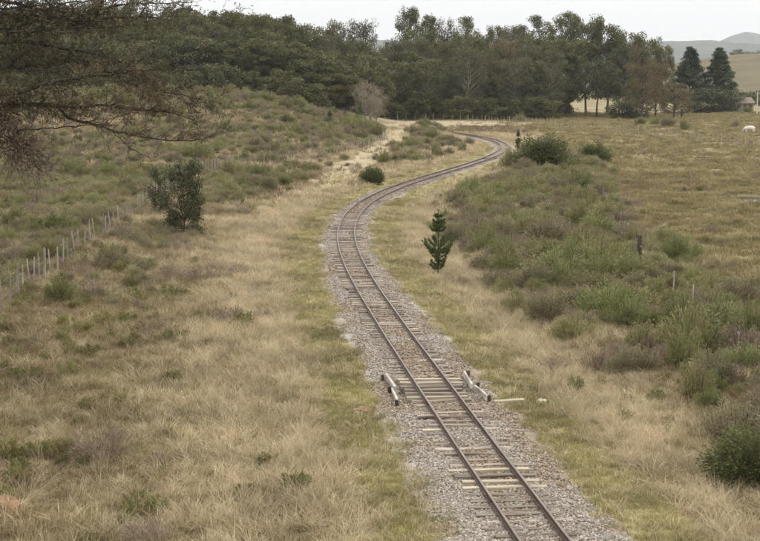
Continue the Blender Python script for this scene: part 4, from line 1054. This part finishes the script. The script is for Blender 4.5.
# ------------------------------------------------------------------ overhanging tree, top left
rng = np.random.RandomState(64)
OY = 46.0
ox = float(at(-150, 100, OY)[0]); oz = float(height(ox, OY))
ov = tag(empty("overhanging_tree", (ox, OY, oz)), "dark brownish tree whose bare twiggy boughs hang in from the left edge", "tree")
O0 = np.array([ox, OY, oz])
tk, fo = MB(), MB()
tpath = poly([O0 + (0, 0, -0.5), O0 + (0.3, 0.2, 3.0), O0 + (0.15, -0.2, 6.0), O0 + (0.5, 0.1, 9.5), O0 + (0.9, 0.3, 13.0)], 0.5)
tube(tk, tpath - O0, np.linspace(0.34, 0.10, len(tpath)), 10)
def tr_at(z): i = int(np.argmin(np.abs(tpath[:, 2] - z))); return tpath[i]
def limb(pix, r0, r1, tw, dens, leafy=1.0, dy=0.0, tlen=(0.35, 0.95), up=0.0, m_=0):
    """a bough through photo positions at the tree's distance, with twigs and leaves"""
    P = [at(px, py, OY + d + dy) for px, py, d in pix]
    P = [tr_at(P[0][2] - 0.3)] + P
    path = poly(P, 0.14)
    wob = rng.normal(size=path.shape) * 0.018; path = path + wob
    rr = np.linspace(r0, r1, len(path)); tube(tk, path - O0, rr * 1.25, 6)
    n = int(len(path) * tw * 0.72)
    for k in range(n):
        i = rng.randint(int(len(path) * 0.12), len(path)); p0 = path[i]
        ahead = path[min(i + 3, len(path) - 1)] - path[max(i - 3, 0)]; ahead /= np.linalg.norm(ahead) + 1e-9
        d = ahead * rng.uniform(0.2, 0.9) + rng.normal(size=3) * np.array([0.45, 0.7, 0.5]); d[2] += up; d /= np.linalg.norm(d)
        L = rng.uniform(*tlen); tip = p0 + d * L + np.array([0, 0, rng.uniform(-0.08, 0.12)])
        tp = bez(p0, p0 + d * L * 0.5 + rng.normal(size=3) * 0.07, tip, 5)
        tube(tk, tp - O0, np.linspace(min(0.014, rr[i] * 0.6), 0.004, 5), 3, cap=False)
        for s in range(3):
            q0 = tp[rng.randint(1, 5)]; dd = d + rng.normal(size=3) * 0.6; dd /= np.linalg.norm(dd); l2 = L * rng.uniform(0.25, 0.55)
            t2 = bez(q0, q0 + dd * l2 * 0.5 + rng.normal(size=3) * 0.03, q0 + dd * l2, 3)
            tube(tk, t2 - O0, np.linspace(0.006, 0.003, 3), 3, cap=False)
            m = int(dens * 0.98 * leafy * rng.uniform(0.5, 1.4))
            if m: leaves(fo, q0 + dd * l2 * rng.uniform(0.5, 1.12, m)[:, None] + rng.normal(size=(m, 3)) * 0.055 - O0, rng.uniform(0.06, 0.13, m), rng.uniform(0.022, 0.04, m), rng, np.clip(rng.uniform(0, 0.6) + rng.uniform(0, 0.4, m), 0, 1), m=m_)
limb([(-40, 118, 0), (0, 101, -0.5), (38, 85, -0.8), (75, 78, -1), (115, 73, -1.2), (152, 68, -1.4)], 0.11, 0.018, 3.2, 17)
limb([(-60, 120, 0.5), (5, 106, 0.2), (20, 103, 0), (45, 105, -0.3), (80, 107, -0.5), (108, 105, -0.7), (140, 110, -0.8), (168, 112, -1), (196, 120, -1.1)], 0.085, 0.012, 2.8, 15)
limb([(-40, 112, 0.2), (45, 105, -0.3), (68, 117, -0.3), (95, 125, -0.4), (125, 133, -0.4), (160, 139, -0.6), (196, 140, -0.8), (216, 134, -0.9)], 0.07, 0.010, 2.0, 12, up=0.25)
limb([(95, 125, -0.4), (112, 131, -0.4), (128, 146, -0.3), (150, 158, -0.3)], 0.03, 0.008, 0.7, 3)
limb([(-60, 10, 0), (0, 13, 0), (40, 15, 0), (85, 20, 0), (120, 17, 0), (150, 18, 0), (172, 24, 0)], 0.10, 0.012, 3.0, 13)
limb([(-40, -5, 0.5), (50, 10, 0.5), (85, 14, 0.5), (112, 6, 0.5), (150, 3, 0.5), (188, 2, 0.5)], 0.07, 0.010, 3.0, 13)
limb([(-40, 45, 1), (20, 42, 1), (60, 48, 1), (95, 54, 1), (125, 62, 1), (150, 84, 1)], 0.07, 0.012, 2.8, 13)
limb([(-30, 72, 0.6), (30, 66, 0.6), (60, 62, 0.6), (95, 66, 0.6), (130, 82, 0.6), (165, 92, 0.5), (205, 100, 0.5)], 0.06, 0.010, 3.0, 15)
limb([(100, 0, 0.2), (150, -6, 0.2), (188, 8, 0.2), (205, 16, 0.2), (222, 20, 0.2)], 0.03, 0.006, 1.0, 7)
for k in range(6):                                     # the dense inner crown at the frame's corner
    ya = rng.uniform(-60, 95); xe = rng.uniform(40, 135) - max(0, ya - 60) * 0.3; yb = ya + rng.uniform(-18, 18); d0 = rng.uniform(-1.5, 1.8)
    limb([(-70, ya - 5, d0), (-10, ya + rng.uniform(-6, 6), d0), (xe * 0.5, (ya + yb) / 2 + rng.uniform(-8, 8), d0), (xe, yb, d0)], 0.05, 0.010, 3.0, 14, tlen=(0.4, 1.1))
for k in range(9):                                      # brown drooping boughs under it
    ya = rng.uniform(112, 150); xe = rng.uniform(8, 62); ye = ya + rng.uniform(15, 45); d0 = rng.uniform(-0.8, 1.2)
    limb([(-80, ya - 12, d0), (-25, ya, d0), (xe * 0.4, (ya + ye) / 2 - 6, d0), (xe, ye, d0)], 0.04, 0.008, 2.6, 10, tlen=(0.35, 0.9), m_=1)
tk.obj("trunk", M["dark_bark"], ov, True); fo.obj("crown", [M["overhang"], M["withered"]], ov)

# ------------------------------------------------------------------ fences
def post_mesh(rng, w, h, mat):
    b = MB(); k = np.array([[-1, -1], [1, -1], [1, 1], [-1, 1]]) * w / 2
    V = []
    for z, s in ((-0.3, 1.0), (h * 0.5, 0.97), (h - 0.02, 0.9), (h, 0.75)):
        V.append(np.column_stack([k * s * rng.uniform(0.9, 1.1, (4, 2)), np.full(4, z) + (rng.uniform(-.015, .015, 4) if z == h else 0)]))
    F = []
    for q in range(3):
        for i in range(4): F.append([q * 4 + i, q * 4 + (i + 1) % 4, q * 4 + 4 + (i + 1) % 4, q * 4 + 4 + i])
    F.append([12, 13, 14, 15])
    b.add(np.concatenate(V), np.array(F)); return b.mesh("post", mat)
rng = np.random.RandomState(12)
PM_thin = [post_mesh(rng, 0.048, 1.22, M["post"]) for _ in range(4)]
PM_thick = [post_mesh(rng, 0.08, 1.32, M["post"]) for _ in range(3)]
def fence(line, spacing, label, every=5, lean=0.05, scale=1.0, skip=0.0, wires=(0.25, 0.5, 0.78, 1.05)):
    P = poly([(a, b, 0) for a, b in line], 0.5)[:, :2]
    s = np.concatenate([[0], np.cumsum(np.linalg.norm(np.diff(P, axis=0), axis=1))])
    d = np.arange(0, s[-1], spacing); d = d + np.random.RandomState(len(d)).uniform(-0.18, 0.18, len(d)) * spacing
    X = np.interp(d, s, P[:, 0]); Y = np.interp(d, s, P[:, 1]); Z = height(X, Y)
    r = tag(empty("post_and_wire_fence", (X[0], Y[0], Z[0])), label, "fence"); o0 = Vector((X[0], Y[0], Z[0]))
    for k in range(len(d)):
        if rng.uniform() < skip: continue
        me = PM_thick[k % 3] if k % every == 0 else PM_thin[k % 4]
        o = link("post", me, r); o.location = Vector((X[k], Y[k], Z[k])) - o0
        o.rotation_euler = (rng.normal() * lean, rng.normal() * lean, rng.uniform(0, 3)); sc = scale * rng.uniform(0.88, 1.08)
        o.scale = (scale, scale, sc)
    for h in wires:
        b = MB(); tube(b, np.column_stack([X, Y, Z + h * scale]) - np.array(o0), 0.0025, 3, cap=False); b.obj("wire", M["wire"], r)
    return r
def off_line(ys_, off):
    out = []
    for y, o in zip(ys_, off):
        x, t, r = along(float(y)); out.append((x + r[0] * o, y + r[1] * o))
    return out
fence(LF, 1.6, "grey post and wire fence climbing the left bank beside the shrubs")
FF = [ground(px, py)[:2] for px, py in ((398, 121), (470, 122), (530, 125), (560, 128), (600, 131), (640, 134), (690, 141), (730, 146), (790, 154))]
fence(FF, 1.9, "distant grey post fence between the far rail curve and the woods", 4, scale=1.15, lean=0.05)
RF = [ground(px, py)[:2] for px, py in ((800, 425), (722, 345), (655, 280), (638, 262), (618, 225), (602, 202))]
fence(RF, 5.0, "broken grey wire fence between the thicket and pasture", 3, scale=0.9, lean=0.05, skip=0.45)
x, y, z = ground(639, 266)
dp = link("fence_post", post_mesh(rng, 0.2, 1.5, M["dark_post"])); dp.location = (x, y, z)
tag(dp, "single blackened post standing at the pasture edge of the thicket", "post")
x, y, z = ground(505, 143)
dp = link("marker_post", post_mesh(rng, 0.14, 2.0, M["post"])); dp.location = (x + 2.2, y, float(height(x + 2.2, y)))
tag(dp, "grey marker post standing beside the far rail curve", "post")

# ------------------------------------------------------------------ culvert guards and timbers
def frame_at(y, u, z=0.0):
    x, t, r = along(y); return Vector((x + r[0] * u, y + r[1] * u, z)), math.atan2(t[1], t[0])
def guard(side, y0, label):
    loc, ang = frame_at(y0, side * 1.2, 0.0)
    r = tag(empty("culvert_guard", loc, ang), label, "guard rail")
    rg = np.random.RandomState(3 if side < 0 else 4)
    for k, (xo, yo, lean, L, hz) in enumerate(((-0.95, -0.05 * side, 0.16, 1.9, 0.24 if side < 0 else 0.15), (0.98, 0.04 * side, 0.12, 1.85, 0.25 if side < 0 else 0.16))):
        b = MB(); cbox(b, (0, 0, 0), (L, 0.07, hz), 0.01, rg, 0.006)
        o = b.obj("board", M["white_board"], r); o.location = (xo, yo, 0.14 + 0.02 * k); o.rotation_euler = (lean * side, 0.03 - 0.05 * k, 0.03 * (1 - 2 * k) * side)
    for xo in (-1.88, 0.03, 1.88):
        b = MB(); box(b, (0, 0, 0), (0.10, 0.09, 0.40)); o = b.obj("stake", M["board_end"], r)
        o.location = (xo, 0.10 * side * (-1), 0.06); o.rotation_euler = (0.08 * side, 0.05, 0)
guard(-1, 45.0, "white board guard on the left of the rails at the culvert")
guard(1, 45.4, "white board guard on the right of the rails at the culvert")
for side in (-1, 1):
    loc, ang = frame_at(45.2, side * 0.72, SL_TOP - 0.155)
    b = MB(); cbox(b, (0, 0, 0), (4.3, 0.16, 0.16), 0.012, np.random.RandomState(8), 0.006)
    o = b.obj("culvert_beam", M["grey_beam"]); o.location = loc; o.rotation_euler = (0, 0, ang)
    tag(o, "grey green timber beam under sleeper ends, %s side of culvert" % ("left" if side < 0 else "right"), "beam")
for yy, nm in ((43.2, "near"), (47.2, "far")):
    loc, ang = frame_at(yy, 0, -0.18)
    b = MB(); cbox(b, (0, 0, 0), (2.2, 0.2, 0.42), 0.012, np.random.RandomState(9), 0.006)
    o = b.obj("culvert_headwall", M["board_end"]); o.location = loc; o.rotation_euler = (0, 0, ang - math.pi / 2)
    tag(o, "dark timber headwall closing the %s end of the culvert" % nm, "headwall")

def rock(px, py, s, flat, mat, label, seed, name="rock", cat="rock", dz=0.0):
    import bmesh
    rg = np.random.RandomState(seed); bm = bmesh.new(); bmesh.ops.create_icosphere(bm, subdivisions=3, radius=1)
    for v in bm.verts:
        c = np.array(v.co); k = 0.55 + 0.95 * float(fbm(c[0] * 1.3 + seed, c[1] * 1.3 + c[2] * 2 + seed, 3))
        v.co = Vector((c[0] * s * k, c[1] * s * 0.8 * k, max(-0.4, c[2]) * s * flat * k))
    me = bpy.data.meshes.new(name); bm.to_mesh(me); bm.free(); me.materials.append(M[mat])
    x, y, z = ground(px, py); o = link(name, me); o.location = (x, y, z + dz); o.rotation_euler = (0, 0, seed)
    return tag(o, label, cat)
rock(5, 513, 0.36, 0.9, "orange_rock", "orange brown earth mound at the left edge of the bank", 3, "earth_mound", "mound")
rock(237, 487, 0.17, 0.6, "orange_rock", "small reddish stone in the straw left of the green strip", 5, "stone", "stone")
rock(362, 413, 0.24, 0.3, "orange_rock", "flat orange stone on green grass left of the culvert", 6, "stone", "stone", 0.05)
rock(541, 403, 0.16, 0.5, "pale_rock", "pale stone on the green strip right of the culvert", 7, "stone", "stone", 0.03)
x, y, z = ground(509, 404)
b = MB(); cbox(b, (0, 0, 0), (0.85, 0.17, 0.07), 0.01, np.random.RandomState(2), 0.01); o = b.obj("loose_plank", M["new_sleeper"])
o.location = (x, y, z + 0.09); o.rotation_euler = (0.05, -0.03, 0.12); tag(o, "loose pale plank lying on grass right of the culvert", "plank")
for k, (px, py, L, a, lab) in enumerate(((433, 452, 0.9, 0.35, "short grey plank lying loose on the near ballast"), (505, 160, 1.6, 0.6, "pale board lying by the bushes near the far curve"))):
    x, y, z = ground(px, py); b = MB(); cbox(b, (0, 0, 0), (L, 0.16, 0.05), 0.006, np.random.RandomState(k), 0.01)
    o = b.obj("loose_board", M["old_sleeper"]); o.location = (x, y, max(z, 0.1) + 0.06); o.rotation_euler = (0.06, 0.05, a); tag(o, lab, "plank")

# puddle
b = MB(); a = np.linspace(0, 2 * math.pi, 29)[:-1]; k = 1 + 0.5 * (vnoise(np.cos(a) * 1.7 + 8, np.sin(a) * 1.7 + 3) - 0.5) * 2
zc = float(height(PUDDLE[0] + 0.8, PUDDLE[1])) - 0.16
b.add(np.column_stack([PUDDLE[0] + 0.8 + 2.1 * k * np.cos(a), PUDDLE[1] + 4.2 * k * np.sin(a), np.full(28, zc)]), np.arange(28)[None, :])
tag(b.obj("water", M["water"]), kind="structure")

# ------------------------------------------------------------------ far farm: cow, house, wall, pole
def cow(px, py, heading):
    x, y, z = ground(px, py)
    r = tag(empty("cow", (x, y, z), heading), "white cow grazing in the pasture near the right edge", "cow")
    me = bpy.data.meshes.new("body")
    V = [(0, 0, 1.02), (0.5, 0, 1.05), (0.85, 0, 1.08), (1.08, 0, 0.98), (1.32, 0, 0.72), (1.5, 0, 0.42), (1.62, 0, 0.2),
         (-0.5, 0, 1.02), (-0.82, 0, 1.08), (-0.98, 0, 1.05)]
    R = [0.40, 0.38, 0.32, 0.22, 0.16, 0.15, 0.085, 0.40, 0.30, 0.12]
    E = [(0, 1), (1, 2), (2, 3), (3, 4), (4, 5), (5, 6), (0, 7), (7, 8), (8, 9)]
    def chain(start, pts, rad):
        p = start
        for q, w in zip(pts, rad):
            V.append(q); R.append(w); E.append((p, len(V) - 1)); p = len(V) - 1
    for sy_ in (-1, 1):
        chain(2, [(0.72, 0.2 * sy_, 0.72), (0.72, 0.2 * sy_, 0.42), (0.75, 0.2 * sy_, 0.12), (0.78, 0.2 * sy_, 0.02)], [0.13, 0.075, 0.05, 0.065])
        chain(8, [(-0.7, 0.22 * sy_, 0.78), (-0.62, 0.22 * sy_, 0.58), (-0.84, 0.22 * sy_, 0.40), (-0.80, 0.22 * sy_, 0.12), (-0.76, 0.22 * sy_, 0.02)], [0.19, 0.12, 0.075, 0.05, 0.065])
        chain(5, [(1.42, 0.2 * sy_, 0.50)], [0.05])
    chain(9, [(-1.08, 0, 0.8), (-1.1, 0, 0.45)], [0.03, 0.04])
    me.from_pydata([Vector(v) for v in V], E, []); o = link("body", me, r)
    md = o.modifiers.new("skin", 'SKIN')
    for i, sv in enumerate(me.skin_vertices[0].data): sv.radius = (R[i], R[i] * 1.0); sv.use_root = (i == 0)
    o.modifiers.new("smooth", 'SUBSURF').render_levels = 1
    me.materials.append(M["cow"]); r.scale = (0.85, 0.85, 0.85)
cow(750, 133, 2.5)

x, y, z = ground(741, 112)
h = tag(empty("farmhouse", (x, y, z), 0.25), "small low house with brownish gabled roof beyond the pasture", "house")
b = MB(); box(b, (0, 0, 1.2), (5.2, 4.0, 2.6)); b.obj("wall", M["house_wall"], h)
b = MB()
V = np.array([[-2.9, -2.4, 2.4], [2.9, -2.4, 2.4], [2.9, 0, 3.9], [-2.9, 0, 3.9], [-2.9, 2.4, 2.4], [2.9, 2.4, 2.4]])
V2 = np.vstack([V, V - [0, 0, 0.14]])
b.add(V2, np.array([[0, 1, 2, 3], [3, 2, 5, 4], [7, 6, 9, 8], [8, 9, 10, 11], [0, 6, 7, 1], [4, 5, 11, 10], [0, 3, 9, 6], [3, 4, 10, 9], [1, 7, 8, 2], [2, 8, 11, 5]])); b.obj("roof", M["house_roof"], h)
b = MB(); b.add([[-2.6, -2.0, 2.5], [-2.6, 2.0, 2.5], [-2.6, 0, 3.76], [2.6, -2.0, 2.5], [2.6, 2.0, 2.5], [2.6, 0, 3.76]], np.array([[0, 2, 1], [3, 4, 5]])); b.obj("gable", M["house_wall"], h)
for wx in (-1.5, 1.6):
    b = MB(); box(b, (wx, -2.01, 1.45), (0.9, 0.06, 0.9)); b.obj("window", M["window"], h)
b = MB(); box(b, (0.1, -2.01, 0.95), (0.9, 0.06, 1.95)); b.obj("door", M["dark_post"], h)
x, y, z = ground(690, 110)
b = MB(); cbox(b, (0, 0, 0.35), (6.0, 0.4, 1.0), 0.03, np.random.RandomState(1), 0.02); o = b.obj("low_wall", M["white_wall"]); o.location = (x, y, z); o.rotation_euler = (0, 0, 0.05)
tag(o, "low whitewashed wall at the foot of the conifers", "wall")
x, y, z = ground(757, 115)
po = tag(empty("utility_pole", (x, y, z)), "pale utility pole standing by the house at the right edge", "pole")
b = MB(); tube(b, [(0, 0, -0.4), (0, 0, 3), (0, 0, 5.6)], (0.14, 0.12, 0.1), 8); b.obj("shaft", M["white_wall"], po)
b = MB(); box(b, (0, 0, 5.1), (1.3, 0.1, 0.12)); b.obj("crossarm", M["post"], po)
for k in (-0.5, 0.5):
    b = MB(); tube(b, [(k, 0, 5.16), (k, 0, 5.22), (k, 0, 5.32)], (0.03, 0.06, 0.03), 6); b.obj("insulator", M["white_wall"], po)
for k, (px, py, s) in enumerate(((748, 113, 1.2), (724, 111, 0.9))):
    gx, gy, gz_ = ground(px, py)
    shrub("broom", gx, gy, s * 1.3, k, ["yellowish green bush in front of the small house", "small yellowish bush left of the small house"][k], None, k, cat="bush")
# bushes along the far fence
for k, (px, py, s, kd) in enumerate(((455, 119, 1.3, "broom"), (480, 119, 1.5, "broom"), (500, 119, 1.4, "broom"), (438, 119, 1.2, "sage"), (520, 121, 1.3, "sage"), (655, 126, 1.6, "broom"), (668, 127, 1.8, "sage"), (684, 130, 1.8, "broom"), (640, 125, 1.4, "broom"), (735, 128, 1.5, "dead"))):
    gx, gy, gz_ = ground(px, py)
    shrub(kd, gx, gy, s, k, {"broom": "green bush growing along the distant fence below the woods", "sage": "grey green bush growing along the distant fence below the woods", "dead": "brown twiggy bush in the pasture near the cow"}[kd],
          "bushes along the distant fence" if kd != "dead" else None, k)

# ------------------------------------------------------------------ haze
b = MB(); box(b, (0, 4700, 175), (20000, 11400, 420))
hz = b.obj("haze", [])
hm, hn, hl_, ho = new_mat("haze_air")
pv = N(hn, "ShaderNodeVolumePrincipled"); pv.inputs["Color"].default_value = (0.84, 0.91, 1.0, 1); pv.inputs["Density"].default_value = 0.00008
hl_.new(pv.outputs[0], ho.inputs["Volume"]); hz.data.materials.clear(); hz.data.materials.append(hm)
tag(hz, "pale haze in the air over the distant hills", "haze", kind="stuff")

# ------------------------------------------------------------------ labels: plants that would share one are told apart by distance
ORD = ["nearest", "second nearest", "third nearest", "fourth nearest", "fifth nearest", "sixth nearest", "seventh nearest", "eighth nearest", "ninth nearest", "tenth nearest", "eleventh nearest", "twelfth nearest", "thirteenth nearest", "fourteenth nearest", "fifteenth nearest"]
same = {}
for o in COL.objects:
    if o.parent is None and "label" in o.keys(): same.setdefault(o["label"], []).append(o)
for lab, os_ in same.items():
    if 1 < len(os_) <= 15 and len(lab.split()) <= 14:
        for k, o in enumerate(sorted(os_, key=lambda q: q.location.x ** 2 + q.location.y ** 2)): o["label"] = ORD[k] + " " + lab
